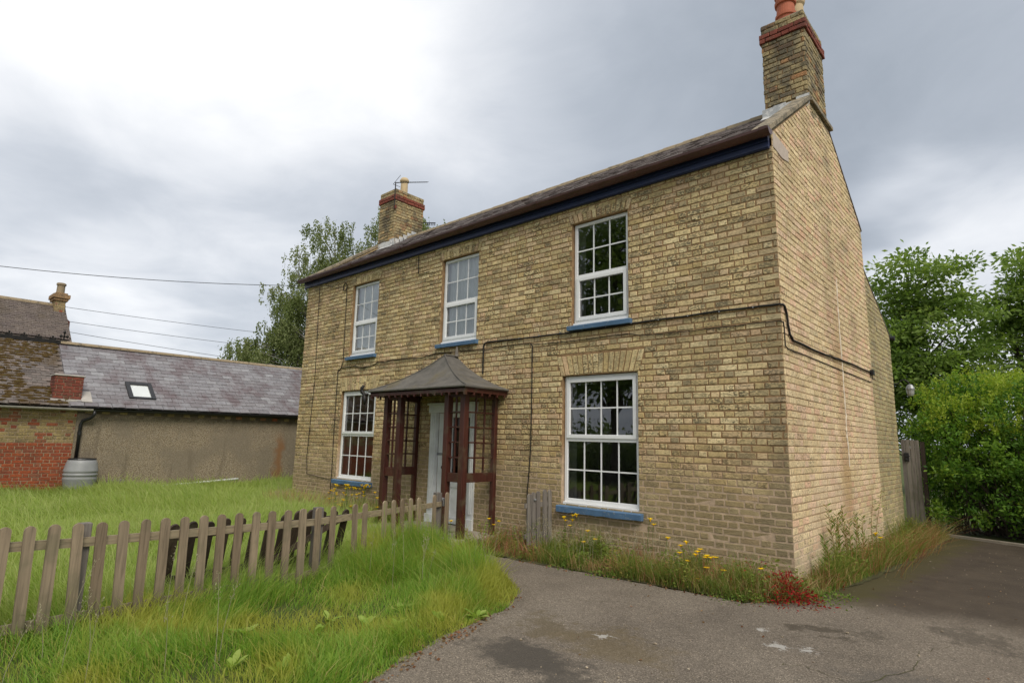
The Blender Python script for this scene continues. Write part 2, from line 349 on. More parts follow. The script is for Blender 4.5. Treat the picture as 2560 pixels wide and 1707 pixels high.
# ------------------------------------------------------------------ object helpers
WL = {}                                       # world location of each object
def put(o, parent=None, loc=(0, 0, 0)):
    col.objects.link(o); loc = Vector(loc); WL[o] = loc
    if parent is not None: o.parent = parent; o.location = loc - WL[parent]
    else: o.location = loc
    return o
def tag(o, label=None, cat=None, group=None, kind=None):
    for k, v in (('label', label), ('category', cat), ('group', group), ('kind', kind)):
        if v: o[k] = v
    return o
def thing(name, label, cat, loc=(0, 0, 0), group=None):
    return tag(put(bpy.data.objects.new(name, None), None, loc), label, cat, group)

class MB:
    def __init__(s): s.v = []; s.f = []; s.r = []
    def add(s, vs, fs, r=0.0):
        k = len(s.v); s.v += [tuple(v) for v in vs]; s.f += [tuple(i+k for i in f) for f in fs]; s.r += [r]*len(fs); return s
    def box(s, x0, x1, y0, y1, z0, z1, r=0.0):
        vs = [(x, y, z) for z in (z0, z1) for y in (y0, y1) for x in (x0, x1)]
        return s.add(vs, [(0, 2, 3, 1), (4, 5, 7, 6), (0, 1, 5, 4), (2, 6, 7, 3), (0, 4, 6, 2), (1, 3, 7, 5)], r)
    def obox(s, p0, p1, w, d, up=(0, 0, 1), r=0.0):      # bar from p0 to p1, w across, d along the third axis
        p0, p1 = Vector(p0), Vector(p1); a = (p1-p0).normalized(); u = Vector(up)
        b_ = a.cross(u)
        if b_.length < 1e-4: b_ = a.cross(Vector((1, 0, 0)))
        b_.normalize(); c = b_.cross(a).normalized()
        vs = []
        for p in (p0, p1):
            for sb, sc in ((-1, -1), (1, -1), (1, 1), (-1, 1)): vs.append(p + b_*(w/2*sb) + c*(d/2*sc))
        return s.add(vs, [(0, 1, 2, 3), (7, 6, 5, 4), (0, 4, 5, 1), (1, 5, 6, 2), (2, 6, 7, 3), (3, 7, 4, 0)], r)
    def prism(s, poly, O, U, Nn, d0, d1, inset=0.0, jit=0.0, r=0.0, V=(0, 0, 1)):
        # polygon in (u, v), extruded along Nn from d0 to d1, front edge chamfered by inset
        O, U, Nn, V = Vector(O), Vector(U), Vector(Nn), Vector(V); n = len(poly)
        cu = sum(p[0] for p in poly)/n; cv = sum(p[1] for p in poly)/n
        j = [(random.uniform(-jit, jit), random.uniform(-jit, jit), random.uniform(-jit, jit)) for _ in poly]
        ring = lambda k, d: [O + U*(cu+(p[0]-cu)*k(p)+q[0]) + V*(cv+(p[1]-cv)*k(p)+q[1]) + Nn*(d+q[2]*.6) for p, q in zip(poly, j)]
        def kk(p):
            m = max(abs(p[0]-cu), abs(p[1]-cv), 1e-3); return 1-inset/m
        vs = ring(lambda p: 1, d0)
        if inset:
            vs += ring(lambda p: 1, d1-inset*.8)
            du = max(abs(p[0]-cu) for p in poly); dv = max(abs(p[1]-cv) for p in poly)
            vs += [O + U*(cu+(p[0]-cu)*(1-inset/max(du, .01))+q[0]) + V*(cv+(p[1]-cv)*(1-inset/max(dv, .01))+q[1]) + Nn*(d1+q[2]*.6) for p, q in zip(poly, j)]
        else: vs += ring(lambda p: 1, d1)
        L = 2 if inset else 1; fs = []
        for k in range(L):
            for i in range(n): fs.append((k*n+i, k*n+(i+1) % n, (k+1)*n+(i+1) % n, (k+1)*n+i))
        fs.append(tuple(range(L*n, L*n+n)))
        # orient outwards
        if U.cross(V).dot(Nn) < 0: fs = [f[::-1] for f in fs]
        area = sum(poly[i][0]*poly[(i+1) % n][1]-poly[(i+1) % n][0]*poly[i][1] for i in range(n))
        if area < 0: fs = [f[::-1] for f in fs]
        return s.add(vs, fs, r)
    def tube(s, pts, rad, n=6, cap=True, r=0.0):
        pts = [Vector(p) for p in pts]; rs = rad if isinstance(rad, (list, tuple)) else [rad]*len(pts)
        vs = []; ref = None
        for i, p in enumerate(pts):
            a = (pts[min(i+1, len(pts)-1)]-pts[max(i-1, 0)])
            a = a.normalized() if a.length > 1e-9 else Vector((0, 0, 1))
            if ref is None: ref = a.orthogonal().normalized()
            u = (ref - a*ref.dot(a)); u = u.normalized() if u.length > 1e-5 else a.orthogonal().normalized(); ref = u; v = a.cross(u)
            for k in range(n): t = 2*math.pi*k/n; vs.append(p + (u*math.cos(t)+v*math.sin(t))*rs[i])
        fs = [(i*n+k, i*n+(k+1) % n, (i+1)*n+(k+1) % n, (i+1)*n+k) for i in range(len(pts)-1) for k in range(n)]
        if cap: fs += [tuple(range(n))[::-1], tuple((len(pts)-1)*n+k for k in range(n))]
        return s.add(vs, fs, r)
    def lathe(s, prof, c, n=20, r=0.0, cap=True):
        c = Vector(c); vs = [c + Vector((q*math.cos(2*math.pi*k/n), q*math.sin(2*math.pi*k/n), z)) for q, z in prof for k in range(n)]
        fs = [(i*n+k, i*n+(k+1) % n, (i+1)*n+(k+1) % n, (i+1)*n+k) for i in range(len(prof)-1) for k in range(n)]
        if cap: fs += [tuple(range(n))[::-1], tuple((len(prof)-1)*n+k for k in range(n))]
        return s.add(vs, fs, r)
    def mesh(s, name, m, smooth=False, org=(0, 0, 0)):
        me = bpy.data.meshes.new(name); o = Vector(org)
        me.from_pydata([tuple(Vector(v)-o) for v in s.v], [], s.f)
        at = me.attributes.new('rnd', 'FLOAT', 'FACE'); at.data.foreach_set('value', np.array(s.r, dtype=np.float32))
        me.materials.append(MAT[m])
        if smooth: me.polygons.foreach_set('use_smooth', [True]*len(me.polygons))
        me.update(); return me
    def build(s, name, m, parent=None, smooth=False, org=None, bevel=0):
        org = Vector(org) if org is not None else (WL[parent] if parent is not None else Vector((0, 0, 0)))
        o = bpy.data.objects.new(name, s.mesh(name, m, smooth, org)); put(o, parent, org)
        if bevel:
            md = o.modifiers.new('bevel', 'BEVEL'); md.width = bevel; md.segments = 2; md.limit_method = 'ANGLE'
        return o

def inst(name, me, parent, loc, rot=None, scale=None, m=None):
    o = bpy.data.objects.new(name, me); put(o, parent, loc)
    if rot is not None: o.rotation_euler = rot
    if scale is not None: o.scale = scale
    return o

def npmesh(name, verts, faces, m, rnd=None, t=None, parent=None, nv=4, smooth=False):
    # verts (V,3); faces list of arrays (F,k)
    me = bpy.data.meshes.new(name)
    me.vertices.add(len(verts)); me.vertices.foreach_set('co', np.asarray(verts, np.float32).ravel())
    tot = sum(f.size for f in faces); nf = sum(len(f) for f in faces)
    me.loops.add(tot); me.loops.foreach_set('vertex_index', np.concatenate([f.ravel() for f in faces]).astype(np.int32))
    st = []; k = 0
    for f in faces: st.append(k+np.arange(len(f))*f.shape[1]); k += f.size
    me.polygons.add(nf); me.polygons.foreach_set('loop_start', np.concatenate(st).astype(np.int32))
    for nm, a in (('rnd', rnd), ('t', t)):
        if a is not None:
            at = me.attributes.new(nm, 'FLOAT', 'POINT'); at.data.foreach_set('value', np.asarray(a, np.float32))
    me.materials.append(MAT[m]); me.update(calc_edges=True); me.validate()
    if smooth: me.polygons.foreach_set('use_smooth', [True]*nf)
    o = bpy.data.objects.new(name, me); put(o, parent, (0, 0, 0) if parent is None else (0, 0, 0)); return o

def vnoise(x, y, sc, seed=0):                  # smooth value noise
    x = np.asarray(x)*sc+seed*17.3; y = np.asarray(y)*sc+seed*5.1
    xi = np.floor(x).astype(int); yi = np.floor(y).astype(int); fx = x-xi; fy = y-yi
    fx = fx*fx*(3-2*fx); fy = fy*fy*(3-2*fy)
    h = lambda a, b_: ((np.sin(a*127.1+b_*311.7+seed*7.7)*43758.5453) % 1.0)
    return (h(xi, yi)*(1-fx)+h(xi+1, yi)*fx)*(1-fy)+(h(xi, yi+1)*(1-fx)+h(xi+1, yi+1)*fx)*fy

def clip(poly, a, b_, c):                      # keep a*u+b*v<=c
    out = []
    for i in range(len(poly)):
        p, q = poly[i], poly[(i+1) % len(poly)]
        dp = a*p[0]+b_*p[1]-c; dq = a*q[0]+b_*q[1]-c
        if dp <= 0: out.append(p)
        if (dp < 0 < dq) or (dq < 0 < dp):
            t = dp/(dp-dq); out.append((p[0]+(q[0]-p[0])*t, p[1]+(q[1]-p[1])*t))
    return out

CH = .0775                                     # brick course
def courses(u0, u1, z0, z1, holes, clips=(), P=.345, rr=None, gap=.0065):
    """Flemish bond bricks: list of polygons in (u, z). holes: functions z -> (ua, ub) or None."""
    rr = rr or random; out = []
    k = 0; z = z0
    while z < z1-.01:
        za, zb = z+gap, min(z+CH-gap, z1)
        iv = [(u0, u1)]
        for h in holes:
            g = h((za+zb)/2)
            if g:
                nv = []
                for a, b_ in iv:
                    if g[1] <= a or g[0] >= b_: nv.append((a, b_)); continue
                    if g[0] > a: nv.append((a, g[0]))
                    if g[1] < b_: nv.append((g[1], b_))
                iv = nv
        us = []; u = u1+.35 - (P/2 if k % 2 else 0) + rr.uniform(-.012, .012); st = True
        while u > u0-.4:
            wd = (.228 if st else .117)+rr.uniform(-.006, .006); us.append((u-wd+gap, u-gap)); u -= wd; st = not st
        for a, b_ in iv:
            for p, q in us:
                p2, q2 = max(p, a+.002), min(q, b_-.002)
                if q2-p2 < .028: continue
                dz = [rr.uniform(-.002, .002) for _ in range(2)]
                poly = [(p2, za+dz[0]), (q2, za+dz[1]), (q2, zb+dz[1]), (p2, zb+dz[0])]
                for c in clips:
                    poly = clip(poly, *c)
                    if len(poly) < 3: break
                if len(poly) >= 3:
                    ar = abs(sum(poly[i][0]*poly[(i+1) % len(poly)][1]-poly[(i+1) % len(poly)][0]*poly[i][1] for i in range(len(poly))))/2
                    if ar > .0012: out.append((poly, len(poly) == 4 and abs(poly[0][1]-poly[1][1]) < .006 and abs(q2-p2-(q-p)) < 1e-6))
        z += CH; k += 1
    return out
def rect(a, b_, z0, z1): return lambda z: (a, b_) if z0 < z < z1 else None
def trap(a, b_, z0, z1, fl): return lambda z: (a-fl*(z-z0)/(z1-z0), b_+fl*(z-z0)/(z1-z0)) if z0 <= z < z1 else None

# ================================================================== GROUND
g = MB(); S_ = 900
g.add([(-S_, -S_, GZ-.02), (S_, -S_, GZ-.02), (S_, S_, GZ-.02), (-S_, S_, GZ-.02)], [(0, 1, 2, 3)])
tag(g.build('ground', 'soil'), kind='structure')
def wob(pts, step=.12, amp=.03, seed=1):
    out = []; rs = np.random.default_rng(seed)
    for i in range(len(pts)):
        a = np.array(pts[i]); b_ = np.array(pts[(i+1) % len(pts)]); L = np.linalg.norm(b_-a); n = max(1, int(min(L, 12)/step))
        for k in range(n): out.append(a+(b_-a)*k/n + (rs.normal(0, amp, 2) if L < 12 else 0))
    return out
drive = [(-1.16, -4.45), (-1.39, -3.78), (-1.51, -3.41), (-1.68, -2.60), (-1.98, -2.12), (-2.6, -1.75), (-3.4, -1.62), (-4.2, -1.55), (-4.2, -1.05), (-3.4, -1.0), (-2.9, -1.0), (-2.17, -.94), (-1.09, -.87), (-.21, -.82), (.17, -.30),
         (.40, 1.2), (.55, 2.6), (.62, 3.9), (.70, 5.2), (.66, 6.30), (1.65, 5.95), (3.2, 5.4), (6, 4.6), (14, 3), (14, -16), (1.5, -16), (-.1, -8), (-.75, -6)]
dp = wob(drive, .12, .022, 3)
d = MB(); d.add([(p[0], p[1], GZ) for p in dp], [tuple(range(len(dp)))]); 
dv = tag(d.build('driveway', 'asphalt'), kind='structure')
bed = [(-4.2, -1.02), (-2.9, -.98), (-2.17, -.92), (-1.09, -.85), (-.21, -.80), (.19, -.30), (.42, 1.2), (.57, 2.6), (.64, 3.9), (.72, 5.2), (.68, 6.32), (.3, 6.9), (-.5, 6.9), (-.5, .3), (-4.2, .3)]
bp_ = wob(bed, .12, .02, 4); d = MB(); d.add([(p[0], p[1], GZ+.006) for p in bp_], [tuple(range(len(bp_)))])
tag(d.build('flower_bed', 'bed_soil'), kind='structure')
for cp in ([(-1.62, -2.05), (-1.35, -1.95), (-1.1, -1.72), (-.8, -1.66), (-.62, -1.5)], [(.9, -3.6), (1.05, -2.9), (1.0, -2.3), (1.25, -1.7), (1.22, -1.2), (1.5, -.7)], [(1.0, -2.3), (.7, -2.15), (.5, -2.3)]):
    ck = MB(); cq = []
    for a, b_ in zip(cp[:-1], cp[1:]):
        for q in range(7): cq.append((a[0]+(b_[0]-a[0])*q/7+random.gauss(0, .012), a[1]+(b_[1]-a[1])*q/7+random.gauss(0, .012)))
    v = []
    for i, (x, y) in enumerate(cq): ww = .0012+.003*random.random()*math.sin(math.pi*i/len(cq)); v += [(x-ww, y-ww*.4, GZ+.004), (x+ww, y+ww*.4, GZ+.004)]
    ck.add(v, [(2*i, 2*i+1, 2*i+3, 2*i+2) for i in range(len(cq)-1)]); ck.build('crack', 'bed_soil', dv)
k = MB()
kp = [(.62, 6.36), (1.65, 5.99), (3.2, 5.44), (6, 4.64), (14, 3.04)]
for a, b_ in zip(kp[:-1], kp[1:]): k.obox((a[0], a[1]+.05, GZ+.012), (b_[0], b_[1]+.05, GZ+.012), .10, .05)
tag(k.build('kerb_edging', 'concrete'), kind='structure')
d = MB(); d.box(-6.35, -4.25, -1.25, .02, GZ-.03, GZ+.055); d.box(-5.9, -4.85, -.42, .0, GZ+.055, GZ+.09)
tag(d.build('porch_floor_slab', 'concrete', bevel=.01), kind='structure')

# ================================================================== HOUSE
L = 10.69
house = thing('brick_house', 'two storey yellow brick house with white windows, slate roof and two chimneys', 'house', (-L/2, 2.2, GZ))
ZB = GZ-.06
WT = [(-2.905, -1.955), (-5.83, -4.885), (-8.745, -7.795)]          # upstairs openings
WG = [(-3.06, -1.825), (-8.92, -7.665)]                             # ground floor openings
DOOR = (-5.80, -4.93)
ops = [(a, b_, 2.95, 4.51) for a, b_ in WT]+[(a, b_, .43, 2.235) for a, b_ in WG]+[(DOOR[0], DOOR[1], ZB, 1.74)]
ZT = 4.90
def wallgrid(mb, xs, zs, holes, f):
    for i in range(len(xs)-1):
        for j in range(len(zs)-1):
            cx, cz = (xs[i]+xs[i+1])/2, (zs[j]+zs[j+1])/2
            if any(h[0] < cx < h[1] and h[2] < cz < h[3] for h in holes): continue
            mb.add([f(xs[i], zs[j]), f(xs[i+1], zs[j]), f(xs[i+1], zs[j+1]), f(xs[i], zs[j+1])], [(0, 1, 2, 3)])
xs = sorted({-L, 0}|{v for o in ops for v in o[:2]}); zs = sorted({ZB, ZT}|{v for o in ops for v in o[2:]})
m = MB(); wallgrid(m, xs, zs, ops, lambda x, z: (x, 0, z)); wallgrid(m, xs, zs, ops, lambda x, z: (x, .30, z))
for a, b_, c, e in ops:                        # reveals
    m.add([(a, 0, c), (a, .3, c), (a, .3, e), (a, 0, e)], [(0, 1, 2, 3)]); m.add([(b_, 0, c), (b_, .3, c), (b_, .3, e), (b_, 0, e)], [(0, 3, 2, 1)])
    m.add([(a, 0, e), (b_, 0, e), (b_, .3, e), (a, .3, e)], [(0, 3, 2, 1)]); m.add([(a, 0, c), (b_, 0, c), (b_, .3, c), (a, .3, c)], [(0, 1, 2, 3)])
front = m.build('front_wall', 'mortar', house, org=(0, 0, 0))
# gable (x = 0), extension, plain rear and far gable
GP = [(.006, ZB), (.006, 4.98), (1.74, 6.19), (2.74, 6.19), (4.53, 5.07), (4.53, ZB)]
m = MB(); m.prism([(p[0], p[1]) for p in GP], (0, 0, 0), (0, 1, 0), (1, 0, 0), -.3, 0)
gable = m.build('gable_wall', 'gable_mortar', house, org=(0, 0, 0))
EP = [(4.53, ZB), (4.53, 4.45), (6.57, 3.50), (6.57, ZB)]
m = MB(); m.prism(EP, (-.028, 0, 0), (0, 1, 0), (1, 0, 0), -.3, 0); m.box(-L, -.33, 6.3, 6.565, ZB, 3.42)
ext = m.build('extension_wall', 'gable_mortar', house, org=(0, 0, 0))
m = MB(); m.prism(GP, (-L, 0, 0), (0, 1, 0), (-1, 0, 0), -.3, 0); m.box(-L+.3, -.3, 4.25, 4.525, ZB, 5.0)
back = m.build('rear_wall', 'facade_brick', house, org=(0, 0, 0))

# ---- bricks: the ones that show largest are single objects, the rest one mesh per wall
arches = [(a-.03, b_+.03, 4.51, 4.665, .05) for a, b_ in WT]+[(a-.02, b_+.02, 2.235, 2.52, .09) for a, b_ in WG]
fh = [rect(a-.0, b_+.0, c, e) for a, b_, c, e in ops]+[trap(*a) for a in arches]+[rect(DOOR[0]-.13, DOOR[1]+.12, ZB, 1.86)]
fb = [(p, full, 'f') for p, full in courses(-L, 0, ZB, 4.80, fh, gap=.0082)]
gcl = [(-(6.19-4.98)/1.74, 1, 4.96), ((6.19-5.07)/1.79, 1, 6.19+(6.19-5.07)/1.79*2.74-.02), (0, 1, 6.18)]
gb = [(p, full, 'g') for p, full in courses(0, 4.53, ZB, 6.25, [], gcl, gap=.0060)]
eb = courses(4.535, 6.57, ZB, 4.5, [], [((4.45-3.5)/2.04, 1, 4.45+(4.45-3.5)/2.04*4.53-.02)])
def bscore(b_):
    p = b_[0]; u = sum(q[0] for q in p)/len(p); z = sum(q[1] for q in p)/len(p); ww = p[1][0]-p[0][0]
    pt = Vector((u, 0, z)) if b_[2] == 'f' else Vector((0, u, z)); d_ = CAM-pt
    cs = abs(d_.y if b_[2] == 'f' else d_.x)/d_.length
    return ww*cs/d_.length**2 if (b_[1] and z > -.1) else 0
allb = sorted(fb+gb, key=bscore, reverse=True)
single, rest = allb[:300], allb[300:]
proto = {}
def brick_mesh(ww, ch, key, m):
    kq = (round(ww*100), key)
    vs = proto.setdefault(kq, [])
    if len(vs) < 5:
        a = MB(); h = ch/2; a.prism([(-ww/2, -h), (ww/2, -h), (ww/2, h), (-ww/2, h)], (0, 0, 0), (1, 0, 0), (0, -1, 0), -.01, .006, .005, .0034)
        me = a.mesh('brick', m); vs.append(me); return me
    return random.choice(vs)
for p, full, wl in single:
    u = (p[0][0]+p[1][0])/2; z = (p[0][1]+p[2][1])/2; ww = p[1][0]-p[0][0]
    me = brick_mesh(ww, p[2][1]-p[1][1], wl, 'facade_brick' if wl == 'f' else 'gable_brick'); jd = random.uniform(-.002, .002)+(.003 if z < .85 else 0)
    if wl == 'f': inst('brick', me, front, (u, jd, z), (0, random.uniform(-.008, .008), 0))
    else: inst('brick', me, gable, (jd, u, z), (0, 0, math.pi/2))
mf, mg = MB(), MB()
for p, full, wl in rest:
    dd = .007+random.uniform(-.003, .004)
    if p[0][1] < .85: dd *= .55
    if wl == 'f': mf.prism(p, (0, 0, 0), (1, 0, 0), (0, -1, 0), -.01, dd, .005, .0036, random.random())
    else: mg.prism(p, (0, 0, 0), (0, 1, 0), (1, 0, 0), -.01, dd*.75, .005, .0022, random.random())
tag(mf.build('brickwork', 'facade_brick', front), kind='stuff'); tag(mg.build('brickwork', 'gable_brick', gable), kind='stuff')
me_ = MB()
for p, full in eb: me_.prism(p, (-.028, 0, 0), (0, 1, 0), (1, 0, 0), -.01, .007+random.uniform(-.003, .003), .005, .0022, random.random())
tag(me_.build('brickwork', 'extension_brick', ext), kind='stuff')
# flat arches of upright bricks
for a, b_, z0, z1, fl in arches:
    n = round((b_-a)/.079)
    for i in range(n):
        q = MB(); x0, x1 = a+(b_-a)*i/n, a+(b_-a)*(i+1)/n; f0 = lambda x: (x-(a+b_)/2)/((b_-a)/2)*fl
        sag = lambda x: .018*(1-((x-(a+b_)/2)/((b_-a)/2))**2)
        zz0 = z0+sag((x0+x1)/2)*.8; pol = [(x0+.008, zz0), (x1-.008, zz0), (x1+f0(x1)-.008, z1), (x0+f0(x0)+.008, z1)]
        if z1 > 2.4 and z1 < 3 and random.random() < .5:
            zc = z0+.10+random.uniform(0, .08); t_ = (zc-z0)/(z1-z0); lp = lambda x, t: x+f0(x)*t
            q.prism([(lp(x0, t_)+.005, zc+.004), (lp(x1, t_)-.005, zc+.004), pol[2], pol[3]], (0, 0, 0), (1, 0, 0), (0, -1, 0), -.01, .009, .006, .002, random.random())
            pol = [pol[0], pol[1], (lp(x1, t_)-.005, zc-.004), (lp(x0, t_)+.005, zc-.004)]
        q.prism(pol, (0, 0, 0), (1, 0, 0), (0, -1, 0), -.01, .009+random.uniform(-.003, .004), .006, .0025, random.random())
        q.build('arch_brick', 'facade_brick', front, org=((x0+x1)/2, 0, z0))
# gable repairs: cement patch under the kneeler, pointed crack, toothed joint
m = MB(); m.prism([(.01, 4.985), (.30, 4.97), (.575, 4.95), (.565, 4.80), (.33, 4.76), (.01, 4.78)], (0, 0, 0), (0, 1, 0), (1, 0, 0), -.01, .014, .004)
m.build('cement_patch', 'cement', gable)
pts = [(2.55, 3.75), (2.53, 3.4), (2.515, 3.0), (2.53, 2.6), (2.535, 2.3), (2.52, 2.05), (2.545, 1.75), (2.51, 1.5), (2.56, 1.25), (2.54, 1.0)]
m = MB(); zv = []
for i in range(len(pts)-1):
    for k in range(5): t_ = k/5; zv.append((.006, pts[i][0]*(1-t_)+pts[i+1][0]*t_+random.uniform(-.012, .012), pts[i][1]*(1-t_)+pts[i+1][1]*t_))
m.tube(zv, [.009+random.uniform(0, .010) for _ in zv], 5); m.build('crack_pointing', 'crack_mortar', gable)

# ---- roof
RA = math.atan2(6.47-4.93, 2.27+.10); ca, sa = math.cos(RA), math.sin(RA)
roof = MB(); Ls = (2.27+.06)/ca
roof.add([(-L+.02, -.06, 4.935), (-.02, -.06, 4.935), (-.02, 2.27, 6.449), (-L+.02, 2.27, 6.449)], [(0, 1, 2, 3)])
roof.add([(-L+.02, 2.27, 6.449), (-.02, 2.27, 6.449), (-.02, 4.62, 5.06), (-L+.02, 4.62, 5.06)], [(0, 1, 2, 3)])
roof.add([(-L, 4.50, 4.47), (-.05, 4.50, 4.47), (-.05, 6.72, 3.43), (-L, 6.72, 3.43)], [(0, 1, 2, 3)])
roof = roof.build('roof', 'house_slate', house, org=(0, 0, 0))
def slate_mesh(ww, ln, th, m, n=5):
    out = []
    for i in range(n):
        a = MB(); h = ww/2-.0045
        c1, c2 = random.uniform(0, .012), random.uniform(0, .012)
        vs = [(-h, 0, 0), (h, 0, 0), (h, ln, 0), (-h, ln, 0), (-h, c1, th), (h, c2, th), (h, ln, th), (-h, ln, th)]
        vs = [(x+random.uniform(-.002, .002), y+(random.uniform(-.006, .006) if y < .1 else 0), z) for x, y, z in vs]
        a.add(vs, [(0, 3, 2, 1), (4, 5, 6, 7), (0, 1, 5, 4), (1, 2, 6, 5), (2, 3, 7, 6), (3, 0, 4, 7)])
        out.append(a.mesh('slate', m))
    return out
def slate_field(parent, O, U, Vv, Wd, Hd, ww, gauge, th, m, holes=(), nmax=300, name='slate', stagger=.5, tilt=None, edge=None):
    """rows of slates: O eave corner, U along the eave, Vv up the slope"""
    O, U, Vv = Vector(O), Vector(U), Vector(Vv); Nn = U.cross(Vv); ln = gauge*1.9
    tilt = th*1.9/ln if tilt is None else tilt
    items = []; r_ = 0; s_ = 0.0
    while s_ < Hd-.02:
        u = -(ww*stagger if r_ % 2 else 0)+random.uniform(-.01, .01)
        while u < Wd:
            a, b_ = max(u, 0), min(u+ww, Wd)
            cu, cs = (a+b_)/2, s_+gauge/2
            lim = edge(cs) if edge else None
            if lim: a, b_ = max(a, lim[0]), min(b_, lim[1]); cu = (a+b_)/2
            if b_-a > .05 and not any(h[0] < cu < h[1] and h[2] < cs < h[3] for h in holes):
                items.append((cu, s_, b_-a, min(ln, Hd-s_+.03)))
            u += ww
        s_ += gauge; r_ += 1
    pr = slate_mesh(ww, ln, th, m)
    def score(it): p = O+U*it[0]+Vv*it[1]; return it[2]/(p-CAM).length**2
    items.sort(key=score, reverse=True)
    big = MB()
    for i, (cu, s_, w_, l_) in enumerate(items):
        tl = tilt+random.uniform(-.004, .006); yw = random.gauss(0, .009)
        V2 = (Vv+Nn*(-tl)+U*yw).normalized(); U2 = (U-V2*U.dot(V2)).normalized(); N2 = U2.cross(V2)
        p = O+U*cu+Vv*(s_+random.uniform(-.006, .006))+Nn*(th*2.1+.004+random.uniform(0, .004))
        me = pr[i % len(pr)]; sx = w_/ww; sy = l_/ln
        if i < nmax:
            o = inst(name, me, parent, p); o.rotation_euler = Matrix((U2, V2, N2)).transposed().to_euler(); o.scale = (sx, sy, 1)
        else:
            big.add([p+U2*(v.co.x*sx)+V2*(v.co.y*sy)+N2*v.co.z for v in me.vertices], [tuple(q.vertices) for q in me.polygons], random.random())
    if big.f: tag(big.build('slating', m, parent), kind='stuff')
CHR = (-.60, 0, 1.73, 2.68); CHL = (-10.52, -9.86, 1.73, 2.66)
slate_field(roof, (-L+.26, -.10, 4.925), (1, 0, 0), (0, ca, sa), L-.52, 2.80, .27, .165, .011, 'house_slate', holes=[(-.1, .57, 2.15, 3), (L-.62-.26, L, 2.15, 3)], nmax=300)
for i in range(24):                            # ridge tiles between the chimneys
    x0 = -9.82+i*.384; m = MB(); v = []
    for x in (x0, x0+.39):
        rr_ = .115 if x == x0 else .107
        for k in range(7): t_ = math.pi*k/6; v.append((x, 2.27+rr_*math.cos(t_)*1.15, 6.425+rr_*math.sin(t_)*.95))
    m.add(v, [(k, k+1, k+8, k+7) for k in range(6)]+[tuple(range(7))])
    m.build('ridge_tile', 'ridge_clay', roof, org=(x0, 2.27, 6.42))
def coping(x0, x1, ya, za, yb, zb, th, name='coping_stone', n=4, m='stone_coping'):
    for i in range(n):
        y0_, y1_ = ya+(yb-ya)*i/n, ya+(yb-ya)*(i+1)/n-.006; z0_, z1_ = za+(zb-za)*i/n, za+(zb-za)*(i+1)/n-.004
        q = MB(); q.add([(x, y, z+t) for t in (0, th) for (y, z) in ((y0_, z0_), (y1_, z1_)) for x in (x0, x1)], [(0, 2, 3, 1), (4, 5, 7, 6), (0, 1, 5, 4), (2, 6, 7, 3), (0, 4, 6, 2), (1, 3, 7, 5)])
        q.build(name, m, roof, org=((x0+x1)/2, y0_, z0_), bevel=.008)
coping(-.20, .035, -.13, 4.925, 1.72, 6.215, .075)
coping(-L-.035, -L+.22, -.13, 4.925, 1.72, 6.215, .075)
for x0, x1 in ((-.235, -.008), (-L+.008, -L+.20)):
    m = MB(); m.prism([(.0, 4.80), (.0, 5.01), (1.74, 6.218), (1.74, 5.95)], (x1, 0, 0), (0, 1, 0), (1, 0, 0), x0-x1, 0); m.build('parapet_brick', 'chimney_brick', roof)
m = MB(); m.box(-.05, .055, 1.72, 2.83, 6.195, 6.255); m.build('chimney_ledge', 'stone_coping', roof, bevel=.008)
coping(-.10, .012, 2.70, 6.22, 4.60, 5.065, .035, 'verge_slate', 6, 'house_slate')
coping(-L-.012, -L+.1, 2.70, 6.22, 4.60, 5.065, .035, 'verge_slate', 6, 'house_slate')
coping(-.14, -.018, 4.53, 4.468, 6.72, 3.442, .03, 'verge_slate', 6, 'house_slate')
# fascia, soffit, gutter
m = MB(); m.box(-L-.10, -.02, -.055, -.015, 4.755, 4.915); m.box(-L-.10, -.02, -.075, -.054, 4.84, 4.90); m.box(-L-.10, -.02, -.066, -.0545, 4.765, 4.79)
m.build('fascia', 'navy_fascia', house, bevel=.004)
m = MB(); v = []; GY, GZt = -.150, 4.945
for x in (-L-.17, .035):
    for k in range(9): t_ = math.pi+math.pi*k/8; v.append((x, GY+0.078*math.cos(t_), GZt+.078*math.sin(t_)))
    for k in range(9): t_ = 2*math.pi-math.pi*k/8; v.append((x, GY+.072*math.cos(t_), GZt+.072*math.sin(t_)))
m.add(v, [(k, k+18, (k+1) % 18+18, (k+1) % 18) for k in range(18)]+[tuple(range(9)), tuple(range(18, 27))[::-1]])
gut = m.build('gutter', 'brown_gutter', house, smooth=False)
for i in range(7):
    x = -L+.3+i*1.72; q = MB(); v = []
    for xx in (x, x+.09):
        for k in range(9): t_ = math.pi+math.pi*k/8; v.append((xx, GY+.086*math.cos(t_), GZt+.004+.086*math.sin(t_)))
    q.add(v, [(k, k+9, k+10, k+1) for k in range(8)]+[tuple(range(9)), tuple(range(9, 18))[::-1]]); q.build('gutter_union', 'brown_gutter', gut, org=(x, GY, GZt))

